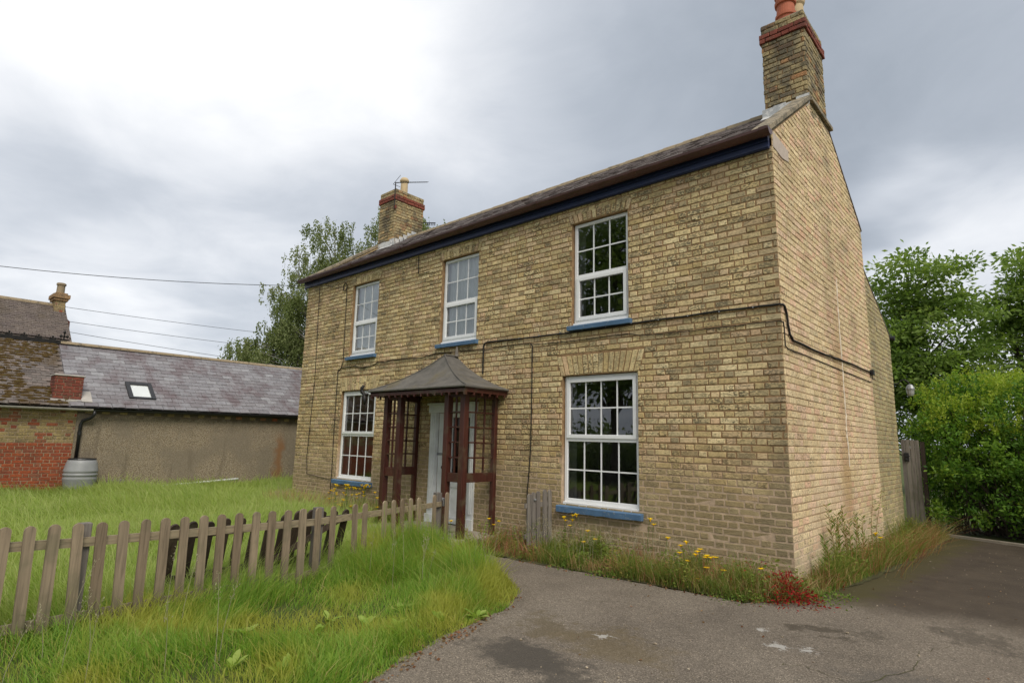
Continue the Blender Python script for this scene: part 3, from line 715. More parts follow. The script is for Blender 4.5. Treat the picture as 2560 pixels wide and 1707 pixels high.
# ---- chimneys
def chimney(name, bx, zbase, ztop, pots, seed):
    x0, x1, y0, y1 = bx; rr = random.Random(seed)
    ch = MB(); ch.box(x0+.006, x1-.006, y0+.006, y1-.006, zbase, ztop-.01); ch = ch.build('chimney', 'mortar', house, org=(0, 0, 0))
    tag(ch, name)
    bb = MB(); rb = MB(); B0, B1 = 7.375, 7.53
    faces = [((x0, y0, 0), (1, 0, 0), (0, -1, 0), x1-x0), ((x1, y0, 0), (0, 1, 0), (1, 0, 0), y1-y0), ((x1, y1, 0), (-1, 0, 0), (0, 1, 0), x1-x0), ((x0, y1, 0), (0, -1, 0), (-1, 0, 0), y1-y0)]
    for O, U, Nn, wd in faces:
        for p, _ in courses(0, wd, zbase, B0, [], rr=rr): bb.prism(p, O, U, Nn, -.02, .006+rr.uniform(-.004, .006), .006, .004, rr.random())
        for p, _ in courses(-.03, wd+.03, B0, B1, [], rr=rr): rb.prism(p, Vector(O)+Vector(Nn)*.03, U, Nn, -.08, .003+rr.uniform(-.004, .004), .006, .004, rr.random())
        for p, _ in courses(0, wd, B1, ztop, [], rr=rr): bb.prism(p, O, U, Nn, -.02, .006+rr.uniform(-.004, .006), .008, .005, rr.random())
    tag(bb.build('brickwork', 'chimney_brick', ch), kind='stuff'); tag(rb.build('red_brick_band', 'red_brick', ch), kind='stuff')
    q = MB(); q.box(x0+.01, x1-.01, y0+.01, y1-.01, ztop-.03, ztop+.012)
    for px, py, *_ in pots: q.lathe([(.20, 0), (.17, .05), (.12, .09)], (px, py, ztop+.01), 12)
    q.build('mortar_cap', 'concrete', ch)
    for px, py, kind in pots:
        q = MB()
        if kind == 'red': q.lathe([(.135, .02), (.135, .14), (.155, .15), (.155, .19), (.135, .20), (.125, .36), (.15, .37), (.155, .42), (.13, .44), (.13, .50), (.15, .52), (.15, .56), (.11, .56), (.11, .2)], (px, py, ztop), 24)
        else:
            kz = 1.5 if kind == 'tall' else 1.0
            q.lathe([(a_, b_*kz) for a_, b_ in [(.115, .02), (.115, .08), (.10, .10), (.093, .40), (.115, .42), (.125, .45), (.115, .49), (.085, .53), (.07, .53), (.07, .2)]], (px, py, ztop), 24)
        q.build('chimney_pot', 'terracotta' if kind == 'red' else 'buff_clay', ch, smooth=False, org=(px, py, ztop))
    return ch
c1 = chimney('weathered brick chimney with red band and red and buff pots', CHR, 6.0, 7.68, [(-.30, 1.98, 'red'), (-.25, 2.42, 'tall')], 1)
c2 = chimney('weathered brick chimney with red band and single buff pot', CHL, 6.0, 7.68, [(-10.15, 2.2, 'buff')], 2)
for x0, x1 in ((-.64, -.0), (-10.55, -9.80)):   # lead and mortar flashing against the slates
    q = MB()
    n = 4
    for i in range(n):
        a = x0+(x1-x0)*i/n; b_ = x0+(x1-x0)*(i+1)/n+.02; zt = 6.30+random.uniform(-.02, .03)
        q.add([(a, 1.715, zt), (b_, 1.715, zt), (b_, 1.71, 6.16), (a, 1.71, 6.16), (a, 1.56, 6.04), (b_, 1.56, 6.04)], [(0, 3, 2, 1), (3, 4, 5, 2)])
    q.build('lead_flashing', 'lead', roof)
q = MB()
for i in range(6):
    y = 1.65+i*.13; z = 6.07+(y-1.6)*.65
    q.box(-9.86, -9.845, y, y+.15, z, z+.16)
q.build('lead_flashing', 'lead', roof)

# ---- windows
def window(x0, x1, z0, z1, cols, zsplit, casement, curtains=None, label=None):
    y0, y1 = .055, .115; fw = .05
    xa, xb = x0+.012, x1-.012; za, zb = z0+.0, z1-.006
    wn = put(bpy.data.objects.new('window', None), house, ((x0+x1)/2, .08, z0))
    m = MB(); m.box(xa, xa+fw, y0, y1, za, zb); m.box(xb-fw, xb, y0, y1, za, zb); m.box(xa+fw, xb-fw, y0, y1, zb-fw, zb)
    m.box(xa+fw, xb-fw, y0, y1, za+.045, za+.045+fw); m.box(xa-.004, xb+.004, y0-.035, y1, za-.002, za+.045); m.box(xa+fw, xb-fw, y0, y1, zsplit-.028, zsplit+.028)
    m.build('frame', 'white_upvc', wn, bevel=.005)
    secs = [(za+.045+fw, zsplit-.028, casement == 'low'), (zsplit+.028, zb-fw, casement == 'high')]
    bars = MB(); sash = MB()
    for sa_, sb_, cs in secs:
        a, b_ = xa+fw, xb-fw
        if cs:
            t = .042; yy0, yy1 = y0-.018, y0+.02; e = .012
            sash.box(a-e, a+t, yy0, yy1, sa_-e, sb_+e); sash.box(b_-t, b_+e, yy0, yy1, sa_-e, sb_+e)
            sash.box(a+t, b_-t, yy0, yy1, sa_-e, sa_+t); sash.box(a+t, b_-t, yy0, yy1, sb_-t, sb_+e)
            a, b_, sa_, sb_ = a+t, b_-t, sa_+t, sb_-t
        bw = .019; gy = y0+.022
        for i in range(1, cols): xc = a+(b_-a)*i/cols; bars.box(xc-bw/2, xc+bw/2, gy-.006, gy+.008, sa_, sb_)
        zc = (sa_+sb_)/2; bars.box(a, b_, gy-.0055, gy+.0075, zc-bw/2, zc+bw/2)
        for i in range(cols):
            for lo, hi in ((sa_, zc), (zc, sb_)):
                px0, px1 = a+(b_-a)*i/cols, a+(b_-a)*(i+1)/cols; q = MB()
                tx, tz = random.gauss(0, .0007), random.gauss(0, .0007)
                q.add([(px0, gy-tx-tz, lo), (px1, gy+tx-tz, lo), (px1, gy+tx+tz, hi), (px0, gy-tx+tz, hi)], [(0, 1, 2, 3)])
                q.build('pane', 'glass', wn, org=((px0+px1)/2, gy, (lo+hi)/2))
    sash.build('sash', 'white_upvc', wn, bevel=.005); bars.build('glazing_bars', 'white_upvc', wn)
    m = MB(); xc = (x0+x1)/2; vw = .22
    m.box(xc-vw, xc+vw, y0-.012, y0+.001, zb-.036, zb-.014); m.build('trickle_vent', 'white_upvc', wn, bevel=.003)
    # painted sill with a worn lower edge
    m = MB(); n = 14; v = []; sx0, sx1 = x0-.035, x1+.06
    thick = .085 if z0 < 1 else .068
    for i in range(n+1):
        x = sx0+(sx1-sx0)*i/n; j = random.uniform(-.005, .005) if z0 < 1 else random.uniform(-.002, .002)
        v += [(x, -.075+j, z0-thick+j), (x, -.08+j, z0-.012), (x, -.068, z0-.003), (x, .06, z0+.004), (x, .0, z0-thick)]
    f = [(i*5+k, i*5+(k+1) % 5, (i+1)*5+(k+1) % 5, (i+1)*5+k) for i in range(n) for k in range(5)]+[tuple(range(5))[::-1], tuple(n*5+k for k in range(5))]
    m.add(v, [q[::-1] for q in f]); m.build('sill', 'blue_sill', wn)
    # inside: white reveals and a room behind the glass
    q = MB(); a, b_, c, e = x0+.005, x1-.005, z0+.03, z1-.012
    q.add([(a, .117, c), (a, .355, c), (a, .355, e), (a, .117, e)], [(0, 1, 2, 3)]); q.add([(b_, .117, c), (b_, .355, c), (b_, .355, e), (b_, .117, e)], [(0, 3, 2, 1)])
    q.add([(a, .117, e), (b_, .117, e), (b_, .355, e), (a, .355, e)], [(0, 3, 2, 1)]); q.box(a+.002, b_-.002, .118, .40, c-.027, c)
    q.build('inner_reveal', 'plaster', wn)
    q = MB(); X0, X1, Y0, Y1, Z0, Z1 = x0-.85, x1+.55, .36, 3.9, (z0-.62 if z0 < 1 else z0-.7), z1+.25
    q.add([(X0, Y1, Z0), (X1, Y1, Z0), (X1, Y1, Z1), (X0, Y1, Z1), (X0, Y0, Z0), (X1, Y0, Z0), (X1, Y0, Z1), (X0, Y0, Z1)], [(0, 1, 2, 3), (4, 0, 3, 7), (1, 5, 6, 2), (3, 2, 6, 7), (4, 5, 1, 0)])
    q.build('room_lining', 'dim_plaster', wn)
    if curtains:
        for ca_, cb_ in curtains:
            q = MB(); n = 40; v = []
            for i in range(n+1):
                x = ca_+(cb_-ca_)*i/n; y = .15+.018*math.sin(i*1.15)+.008*math.sin(i*2.7)
                v += [(x, y, z0+.04), (x, y*.9+.02, z1-.02)]
            q.add(v, [(2*i, 2*i+2, 2*i+3, 2*i+1) for i in range(n)]); q.build('curtain', 'curtain', wn, smooth=True)
    if label: wn['label'] = label
    return wn
window(*WT[0], 2.95, 4.51, 3, 3.695, 'low')
window(*WT[1], 2.95, 4.51, 3, 3.695, 'low', [(WT[1][0]+.02, WT[1][1]-.02)])
window(*WT[2], 2.95, 4.51, 3, 3.695, 'low', [(WT[2][0]+.02, WT[2][1]-.02)])
window(*WG[0], .43, 2.235, 4, 1.335, 'high')
window(*WG[1], .43, 2.235, 4, 1.335, 'high')

# ---- front door
dr = put(bpy.data.objects.new('front_door', None), house, (-5.36, .05, GZ))
m = MB()
for a, b_ in ((-5.94, -5.794), (-4.936, -4.805)):
    m.box(a, b_, -.03, .05, GZ, 1.74); m.box(a+.03, b_-.03, -.045, -.029, GZ+.3, 1.70); m.box(a+.055, b_-.055, -.058, -.044, GZ+.3, 1.70); m.box(a-.02, b_+.02, -.06, -.0295, GZ, GZ+.22)
m.box(-5.97, -4.78, -.05, .05, 1.742, 1.87); m.box(-5.99, -4.76, -.075, .04, 1.872, 1.91)
m.build('door_surround', 'white_paint', dr, bevel=.004)
m = MB(); m.box(-5.793, -5.52, .052, .09, GZ+.09, 1.738); m.box(-5.77, -5.56, .042, .053, .75, 1.68); m.box(-5.77, -5.56, .042, .053, GZ+.15, .62)
lf = m.build('side_leaf', 'white_paint', dr, bevel=.004)
m = MB(); m.box(-5.517, -5.455, .06, .105, GZ+.09, 1.738); m.box(-4.995, -4.932, .06, .105, GZ+.09, 1.738); m.box(-5.455, -4.995, .06, .105, 1.66, 1.737); m.box(-5.455, -4.995, .0605, .1045, .50, .60); m.box(-5.455, -4.995, .0605, .1045, GZ+.09, GZ+.20)
m.box(-5.455, -4.995, .075, .09, GZ+.20, .50); m.box(-5.235, -5.215, .066, .1, .60, 1.66)
m.build('glazed_leaf', 'white_paint', dr, bevel=.004)
for a, b_ in ((-5.455, -5.235), (-5.215, -4.995)):
    q = MB(); q.add([(a, .08, .60), (b_, .08, .60), (b_, .08, 1.66), (a, .08, 1.66)], [(0, 1, 2, 3)]); q.build('pane', 'glass', dr)
m = MB(); m.lathe([(.008, 0), (.012, .01), (.028, .03), (.028, .05), (.012, .06)], (0, 0, 0), 14); o = m.build('door_knob', 'metal_dark', dr, org=(0, 0, 0)); o.location = Vector((-5.60, .035, .82))-WL[dr]; o.rotation_euler = (R(90), 0, 0)
m = MB(); m.box(-5.80, -5.62, .030, .0345, 1.02, 1.06); m.box(-5.64, -5.615, .03, .0345, .95, 1.1); m.build('letter_plate', 'galvanised', dr)
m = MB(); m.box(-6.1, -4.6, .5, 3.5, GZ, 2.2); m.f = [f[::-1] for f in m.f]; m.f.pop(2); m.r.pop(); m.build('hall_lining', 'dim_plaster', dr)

# ---- cables on the walls
def cable(pts, rad, plane='f', nm='cable', mt='cable'):
    q = MB(); P3 = []
    for i, p in enumerate(pts): P3.append(Vector((p[0], -.012-rad, p[1])) if len(p) == 2 else Vector(p))
    S2 = [P3[0]]
    for a, b_ in zip(P3[:-1], P3[1:]):
        n = max(2, int((b_-a).length/.22))
        for k in range(1, n+1):
            q_ = a.lerp(b_, k/n); q_.z += random.uniform(-.006, .006) if k < n else 0; S2.append(q_)
    q.tube(S2, rad, 6); return q.build(nm, mt, house)
cable([(-4.68, 2.36), (-4.68, 2.64), (-4.682, 2.82), (-4.66, 2.86), (-4.60, 2.88), (-4.27, 2.875), (-2.99, 2.86), (-2.39, 2.866), (-1.9, 2.875), (-.92, 2.884), (-.18, 2.881), (0, 2.878), (.022, -.0, 2.875), (.022, .07, 2.86), (.022, .12, 2.80), (.022, .15, 2.66), (.022, .2, 2.56), (.022, .30, 2.51), (.022, 1.2, 2.505), (.022, 2.8, 2.54), (.022, 4.40, 2.555)], .013)
cable([(.013, 4.35, 2.385), (.013, 2.5, 2.39), (.013, .12, 2.39), (.013, .045, 2.41), (.013, .04, 2.62), (.013, .02, 2.68), (0, 2.687), (-.556, 2.685), (-1.78, 2.70), (-1.95, 2.745), (-2.99, 2.735), (-3.52, 2.75), (-3.68, 2.772), (-4.11, 2.779), (-4.68, 2.76), (-5.26, 2.785)], .006)
cable([(-3.676, 2.772), (-3.63, 2.73), (-3.622, 1.96), (-3.624, 1.23), (-3.65, .82), (-3.675, .56), (-3.67, .1)], .008)
cable([(-9.1, 2.68), (-8.95, 2.745), (-8.46, 2.745), (-8.2, 2.69), (-7.9, 2.70), (-7.67, 2.763), (-6.99, 2.768), (-6.31, 2.75), (-5.88, 2.80), (-5.47, 2.785)], .008)
cable([(-10.154, 4.72), (-10.12, 4.06), (-10.075, 3.24), (-10.043, 2.56), (-10.09, 1.45), (-10.12, .81), (-10.05, .47), (-9.55, .433), (-9.1, .40)], .006)
cable([(-8.99, 4.50), (-8.97, 4.3), (-8.946, 3.6), (-8.92, 2.86), (-9.0, 2.72), (-9.1, 2.66), (-9.08, 1.54), (-9.05, .53), (-9.06, .1)], .007)
cable([(-6.527, 4.74), (-6.51, 4.39), (-6.48, 4.365), (-6.21, 4.364)], .007)
q = MB(); q.tube([(-9.04+.07*math.cos(t), -.03, 4.53+.09*math.sin(t)) for t in np.linspace(0, 6.28, 16)], .009, 5); q.tube([(-9.11, -.03, 4.56), (-9.4, -.02, 4.57), (-9.7, -.05, 4.66)], .006, 5); q.build('cable_coil', 'cable', house)
q = MB(); q.box(.005, .06, 4.36, 4.45, 2.51, 2.60); q.box(.01, .05, 4.45, 4.52, 2.53, 2.57); q.tube([(.03, 4.40, 2.51), (.03, 4.42, 2.44), (.045, 4.5, 2.46)], .008, 5); q.build('junction_box', 'black_plastic', house, bevel=.006)
q = MB()
for i in range(10): x = -3.9+i*.4; q.box(x, x+.012, -.04, -.006, 2.87, 2.885)
q.build('cable_clip', 'galvanised', house)
q = MB(); q.tube([(-.16, 6.66, 3.47), (.05, 6.66, 3.46)], .05, 10); q.build('rear_gutter_end', 'black_plastic', house)

# ================================================================== PORCH
PX0, PX1, PYF = -6.33, -4.31, -.75
porch = thing('open_porch', 'open red-brown timber porch with grey felt roof over the front door', 'porch', (-5.32, -.4, GZ))
def post(x0, x1, y0, y1, z0=GZ+.05, z1=2.0): m = MB(); m.box(x0, x1, y0, y1, z0, z1); m.build('post', 'porch_wood', porch, bevel=.006)
pw = .10
for a in (PX0, -5.96, -4.77, PX1-.10): post(a, a+pw, PYF, PYF+pw, GZ-.02 if a > -4.8 else GZ+.0)
post(PX0, PX0+.07, -.085, -.012); post(PX1-.08, PX1-.01, -.085, -.012)
def screen(p0, p1, cols):
    """panel between posts: top rail, 5 rows of lights, lock rail"""
    p0, p1 = Vector((*p0, 0)), Vector((*p1, 0)); m = MB(); up = Vector((0, 0, 1))
    def bar(a, b_, z, h, t): m.obox(a+up*z, b_+up*z, t, h)
    bar(p0, p1, 1.965, .07, .06); bar(p0, p1, .735, .135, .055)
    for i in range(1, 5): bar(p0, p1, .80+(1.93-.80)*i/5, .022, .028)
    for i in range(1, cols):
        q = p0.lerp(p1, i/cols); m.obox(q+up*.80, q+up*1.93, .028, .024, up=(p1-p0))
    m.build('screen', 'porch_wood', porch, bevel=.003)
yc = PYF+.05
screen((PX0+pw, yc), (-5.96, yc), 2); screen((-4.77+pw, yc), (PX1-pw, yc), 2)
screen((PX0+.05, PYF+pw), (PX0+.05, -.085), 3); screen((PX1-.05, PYF+pw), (PX1-.05, -.085), 3)
m = MB(); m.box(PX0-.02, PX1+.02, PYF-.01, PYF+pw+.01, 1.995, 2.055); m.box(PX0-.02, PX0+.1, PYF+pw+.011, -.012, 1.995, 2.055); m.box(PX1-.1, PX1+.02, PYF+pw+.011, -.012, 1.995, 2.055)
m.build('head_beam', 'porch_wood', porch)
m = MB(); m.box(PX0-.18, PX1+.18, -.92, -.012, 2.035, 2.05); m.build('soffit', 'porch_wood', porch)
# bell-cast hipped roof
EX0, EX1, EY = -6.53, -4.11, -.94; RXc, RZ, RY = -5.32, 2.685, -.30
prof = [(0, 0), (.12, .07), (.28, .18), (.45, .32), (.62, .49), (.8, .70), (1, 1)]
rows = []
for t, h in prof:
    xa = EX0+(RXc-EX0)*t; xb = EX1+(RXc-EX1)*t; yf = EY+(RY-EY)*t; z = 2.085+(RZ-2.085)*h
    rows.append([(xa, -.012, z), (xa, yf, z), (xb, yf, z), (xb, -.012, z)])
m = MB(); v = [p for r_ in rows for p in r_]; f = []
for i in range(len(rows)-1):
    for k in range(3): f.append((i*4+k, i*4+k+1, (i+1)*4+k+1, (i+1)*4+k))
f = [q[::-1] if False else q for q in f]
m.add(v, f); m.add([(EX0, -.012, 2.085), (EX0, EY, 2.085), (EX1, EY, 2.085), (EX1, -.012, 2.085), (EX0, -.012, 2.055), (EX0, EY, 2.055), (EX1, EY, 2.055), (EX1, -.012, 2.055)], [(0, 4, 5, 1), (1, 5, 6, 2), (2, 6, 7, 3), (4, 7, 6, 5)])
pr = m.build('porch_roof', 'porch_felt', porch)
m = MB()
for s_ in (1, 2): m.tube([Vector(r_[s_])+Vector((0, 0, .006)) for r_ in rows], .012, 6)
m.tube([(RXc, RY, RZ+.01), (RXc, -.02, RZ+.01)], .02, 6); m.tube([(EX0, EY-.004, 2.07), (EX1+.004, EY-.004, 2.07), (EX1+.004, -.02, 2.07)], .018, 6); m.tube([(EX0, EY, 2.07), (EX0-.004, -.02, 2.07)], .018, 6)
m.build('roof_roll', 'porch_felt', pr)
m = MB(); m.lathe([(.035, 0), (.04, .02), (.03, .04), (.025, .10), (.004, .20)], (-5.29, -.06, RZ+.0), 10); m.build('finial', 'grey_wood', porch)
m = MB(); m.box(EX0+.03, EX1-.03, EY+.02, EY+.045, 1.985, 2.056); m.box(EX0+.03, EX0+.055, EY+.046, -.012, 1.985, 2.056); m.box(EX1-.055, EX1-.03, EY+.046, -.012, 1.985, 2.056)
for i in range(15):
    x = EX0+.05+i*.165; m.add([(x, EY+.019, 1.984), (x+.035, EY+.019, 1.984), (x+.028, EY+.019, 1.945), (x+.007, EY+.019, 1.945), (x, EY+.044, 1.984), (x+.035, EY+.044, 1.984), (x+.028, EY+.044, 1.945), (x+.007, EY+.044, 1.945)], [(0, 3, 2, 1), (4, 5, 6, 7), (0, 4, 7, 3), (1, 2, 6, 5), (3, 7, 6, 2)])
for i in range(6):
    y = EY+.04+i*.165
    for xx in (EX0+.03, EX1-.055): m.box(xx, xx+.025, y, y+.03, 1.945, 1.984)
m.build('fascia_with_pegs', 'porch_wood', porch)
m = MB(); m.tube([(-6.53, -.95, 2.02), (-6.60, -.98, 2.02), (-6.64, -1.0, 2.06), (-6.66, -1.0, 2.13), (-6.62, -.99, 2.17)], [.02, .03, .035, .03, .02], 8); m.tube([(-6.60, -.98, 2.03), (-6.58, -.98, 1.92), (-6.57, -.98, 1.84)], [.035, .03, .012], 8)
m.build('iron_bracket', 'metal_dark', porch, smooth=True)

# ================================================================== OUTBUILDING ON THE LEFT
XW = -15.2
ob = thing('slate_roofed_outbuilding', 'long low pebbledashed outbuilding with lilac grey slate roof and skylight', 'outbuilding', (XW-2, 1.5, GZ))
m = MB(); m.box(XW-4.4, XW, -3.27, 5.2, GZ-.05, 1.80); w1 = m.build('pebbledash_wall', 'pebbledash', ob, org=(0, 0, 0))
for i in range(22): y = -3.1+i*.36+random.uniform(-.04, .04); m = MB(); m.box(XW-.01, XW+.012, y, y+.16, 1.70, 1.78, random.random()); m.build('eaves_brick', 'mixed_brick', w1, org=(XW, y, 1.7))
EX, EZL, EZR, RX, RZ2 = -15.04, 1.80, 1.94, -17.4, 3.58
sl_ = math.hypot(RX-EX, RZ2-1.86); Vs = Vector((RX-EX, 0, RZ2-1.86)).normalized()
m = MB(); m.add([(EX, -3.5, 1.83), (EX, 5.3, 1.90), (RX, 5.3, RZ2-.02), (RX, -3.5, RZ2-.02), (RX-2.36, 5.3, 1.83), (RX-2.36, -3.5, 1.83)], [(0, 1, 2, 3), (3, 2, 4, 5)])
m.add([(XW-4.35, 5.19, 1.7), (XW-.02, 5.19, 1.7), (RX, 5.19, RZ2-.06)], [(0, 1, 2)])
rf = m.build('roof', 'lilac_slate', ob, org=(0, 0, 0))
slate_field(rf, (EX+.02, -3.48, 1.835), (0, 1, .0085), Vs, 8.7, sl_+.02, .285, .178, .011, 'lilac_slate', holes=[(1.36, 1.82, .50, 1.14), (-.1, .26, .25, 1.0)], nmax=300)
for i in range(19):
    y0_ = -3.45+i*.46; m = MB(); v = []
    for y in (y0_, y0_+.455):
        for k in range(6): t_ = math.pi*k/5; v.append((RX+.13*math.cos(t_), y, RZ2-.01+.085*math.sin(t_)))
    m.add(v, [(k, k+6, k+7, k+1) for k in range(5)]+[tuple(range(6)), tuple(range(6, 12))[::-1]]); m.build('ridge_tile', 'ridge_clay', rf, org=(RX, y0_, RZ2))
# skylight
def onroof(y, s, h=0.0):
    nrm = Vector((0, 1, 0)).cross(Vs); return Vector((EX, y, 1.85))+Vs*s+nrm*h
sk = put(bpy.data.objects.new('skylight', None), ob, onroof(-1.89, .85, .0))
def rbar(mb, y0_, y1_, s0, s1, h0, h1):
    v = [onroof(y, s, h) for h in (h0, h1) for s in (s0, s1) for y in (y0_, y1_)]
    mb.add(v, [(0, 2, 3, 1), (4, 5, 7, 6), (0, 1, 5, 4), (2, 6, 7, 3), (0, 4, 6, 2), (1, 3, 7, 5)])
m = MB(); ya, yb, s0, s1 = -2.20, -1.58, .40, 1.16
rbar(m, ya, ya+.10, s0, s1, .0, .085); rbar(m, yb-.10, yb, s0, s1, .0, .085); rbar(m, ya+.10, yb-.10, s0, s0+.08, .0, .075); rbar(m, ya+.10, yb-.10, s1-.12, s1, .0, .085)
m.build('skylight_frame', 'black_plastic', sk, bevel=.006)
m = MB(); rbar(m, ya-.05, yb+.12, s0-.12, s0, .008, .03); m.build('skylight_apron', 'lead', sk)
m = MB(); rbar(m, ya+.10, yb-.10, s0+.08, s1-.12, .03, .052); m.build('blind', 'white_upvc', sk)
m = MB(); p = [onroof(ya+.10, s0+.08, .055), onroof(yb-.10, s0+.08, .055), onroof(yb-.10, s1-.12, .055), onroof(ya+.10, s1-.12, .055)]; m.add(p, [(0, 1, 2, 3)]); m.build('pane', 'glass', sk)
# gutter and downpipe
def half_gutter(mb, p0, p1, rad, n=8):
    p0, p1 = Vector(p0), Vector(p1); v = []
    for p in (p0, p1):
        for k in range(n+1): t_ = math.pi+math.pi*k/n; v.append(p+Vector((rad*math.cos(t_), 0, rad*math.sin(t_))))
        for k in range(n+1): t_ = 2*math.pi-math.pi*k/n; v.append(p+Vector(((rad-.006)*math.cos(t_), 0, (rad-.006)*math.sin(t_))))
    q = 2*n+2; mb.add(v, [(k, k+q, (k+1) % q+q, (k+1) % q) for k in range(q)]+[tuple(range(n+1)), tuple(range(q, q+n+1))[::-1]])
m = MB(); half_gutter(m, (EX+.05, -3.0, 1.79), (EX+.05, 5.2, 1.93), .05); m.build('gutter', 'black_plastic', ob)
m = MB(); m.tube([(EX+.05, -2.98, 1.76), (EX+.04, -2.98, 1.66), (EX-.02, -3.04, 1.58), (XW+.06, -3.16, 1.52), (XW+.05, -3.19, 1.42), (XW+.05, -3.19, .62)], .038, 10); dpipe = m.build('downpipe', 'black_plastic', ob, smooth=True)
m = MB(); m.tube([(XW+.05, -3.19, 1.18), (XW+.05, -3.19, 1.26)], .046, 10); m.build('pipe_collar', 'black_plastic', ob)

# neighbouring brick building, in line with the outbuilding
nb = thing('mossy_tiled_building', 'low red and yellow brick building with moss covered tile roof', 'building', (XW-2, -6.5, GZ))
m = MB(); m.box(XW-4.4, XW-.01, -10.5, -3.275, GZ-.05, 1.78); bw_ = m.build('brick_wall', 'pale_mortar', nb, org=(0, 0, 0))
red_, yel = MB(), MB(); RS = random.Random(5); nbk = 0
bk = courses(-10.5, -3.28, GZ, 1.76, [], rr=RS)
bk.sort(key=lambda b_: -b_[0][0][0])
pro = {}
for p, full in bk:
    z = (p[0][1]+p[2][1])/2; u = (p[0][0]+p[1][0])/2; isr = z < .98 or RS.random() < .06; mt = 'orange_red_brick' if isr else 'mixed_brick'; wd = p[1][0]-p[0][0]
    if nbk < 300 and full:
        key = (round(wd*50), mt)
        if key not in pro:
            a = MB(); a.prism([(-wd/2, -.033), (wd/2, -.033), (wd/2, .033), (-wd/2, .033)], (0, 0, 0), (1, 0, 0), (0, -1, 0), -.012, .007, .005, .002); pro[key] = a.mesh('brick', mt)
        inst('brick', pro[key], bw_, (XW-.01+RS.uniform(-.002, .003), u, z), (0, 0, math.pi/2)); nbk += 1
    else: (red_ if isr else yel).prism(p, (XW-.01, 0, 0), (0, 1, 0), (1, 0, 0), -.01, .007, .005, .002, RS.random())
for q_, mt in ((red_, 'orange_red_brick'), (yel, 'mixed_brick')): tag(q_.build('brickwork', mt, bw_), kind='stuff')
m = MB(); m.add([(EX, -10.8, 1.80), (EX, -3.50, 1.83), (RX, -3.50, RZ2-.02), (RX, -10.8, RZ2-.04), (RX-2.36, -3.5, 1.83), (RX-2.36, -10.8, 1.83)], [(0, 1, 2, 3), (3, 2, 4, 5)])
m.add([(XW-4.35, -3.498, 1.7), (XW-.02, -3.498, 1.7), (RX, -3.498, RZ2-.06)], [(0, 1, 2)])
rf2 = m.build('roof', 'brown_tile', nb, org=(0, 0, 0))
slate_field(rf2, (EX+.02, -3.50, 1.83), (0, -1, 0), Vs, 3.6, sl_, .18, .112, .014, 'brown_tile', nmax=300, name='roof_tile', holes=[(-.1, .36, .25, 1.0)]) if False else None
def tile_field():
    U = Vector((0, 1, 0)); O = Vector((EX+.02, -7.1, 1.825)); pr_ = slate_mesh(.185, .112*1.9, .013, 'brown_tile'); Nn = U.cross(Vs); its = []
    for r_ in range(int(sl_/.112)):
        for c_ in range(20):
            its.append(((c_+(.5 if r_ % 2 else 0))*.185, r_*.112))
    its.sort(key=lambda t: -t[0]); big = MB()
    for i, (u, s_) in enumerate(its):
        if u > 3.55: continue
        if -3.86+7.1 < u < -3.25+7.1 and .25 < s_ < .95: continue
        p = O+U*u+Vs*(s_+random.uniform(-.01, .01))+Nn*(.03+random.uniform(0, .01)); tl = .10+random.uniform(-.02, .03)
        V2 = (Vs-Nn*tl+U*random.gauss(0, .015)).normalized(); U2 = (U-V2*U.dot(V2)).normalized(); N2 = U2.cross(V2); me = pr_[i % 5]
        if i < 300: o = inst('roof_tile', me, rf2, p); o.rotation_euler = Matrix((U2, V2, N2)).transposed().to_euler()
        else: big.add([p+U2*v.co.x+V2*v.co.y+N2*v.co.z for v in me.vertices], [tuple(q.vertices) for q in me.polygons], random.random())
    tag(big.build('tiling', 'brown_tile', rf2), kind='stuff')
    ms = MB()
    for i in range(1500):
        u = random.uniform(-7.1, -3.52); s_ = random.uniform(.1, sl_-.03)
        if vnoise(u, s_, 1.3, 4) + .25*vnoise(u, s_, 5, 2) < .50+.28*max(0, (u+4.2)) : continue
        r_ = random.uniform(.02, .055); c = Vector((EX+.02, u, 1.825))+Vs*(round(s_/.112)*.112+random.uniform(-.01, .03))+Nn*.045
        n = 7; v = [c+Nn*(r_*.45)]
        for k in range(n): t_ = 2*math.pi*k/n; v.append(c+(U*math.cos(t_)*1.5+Vs*math.sin(t_)*.8)*r_*random.uniform(.7, 1.2)+Nn*(r_*.25))
        for k in range(n): t_ = 2*math.pi*k/n; v.append(c+(U*math.cos(t_)*1.7+Vs*math.sin(t_)*.9)*r_*random.uniform(.8, 1.25)-Nn*.01)
        ms.add(v, [(0, 1+k, 1+(k+1) % n) for k in range(n)]+[(1+k, 1+n+k, 1+n+(k+1) % n, 1+(k+1) % n) for k in range(n)])
    tag(ms.build('moss', 'moss', rf2, smooth=True), kind='stuff')
tile_field()
m = MB(); half_gutter(m, (EX+.06, -10.6, 1.77), (EX+.06, -3.02, 1.80), .055); gt2 = m.build('gutter', 'render_grey', nb)
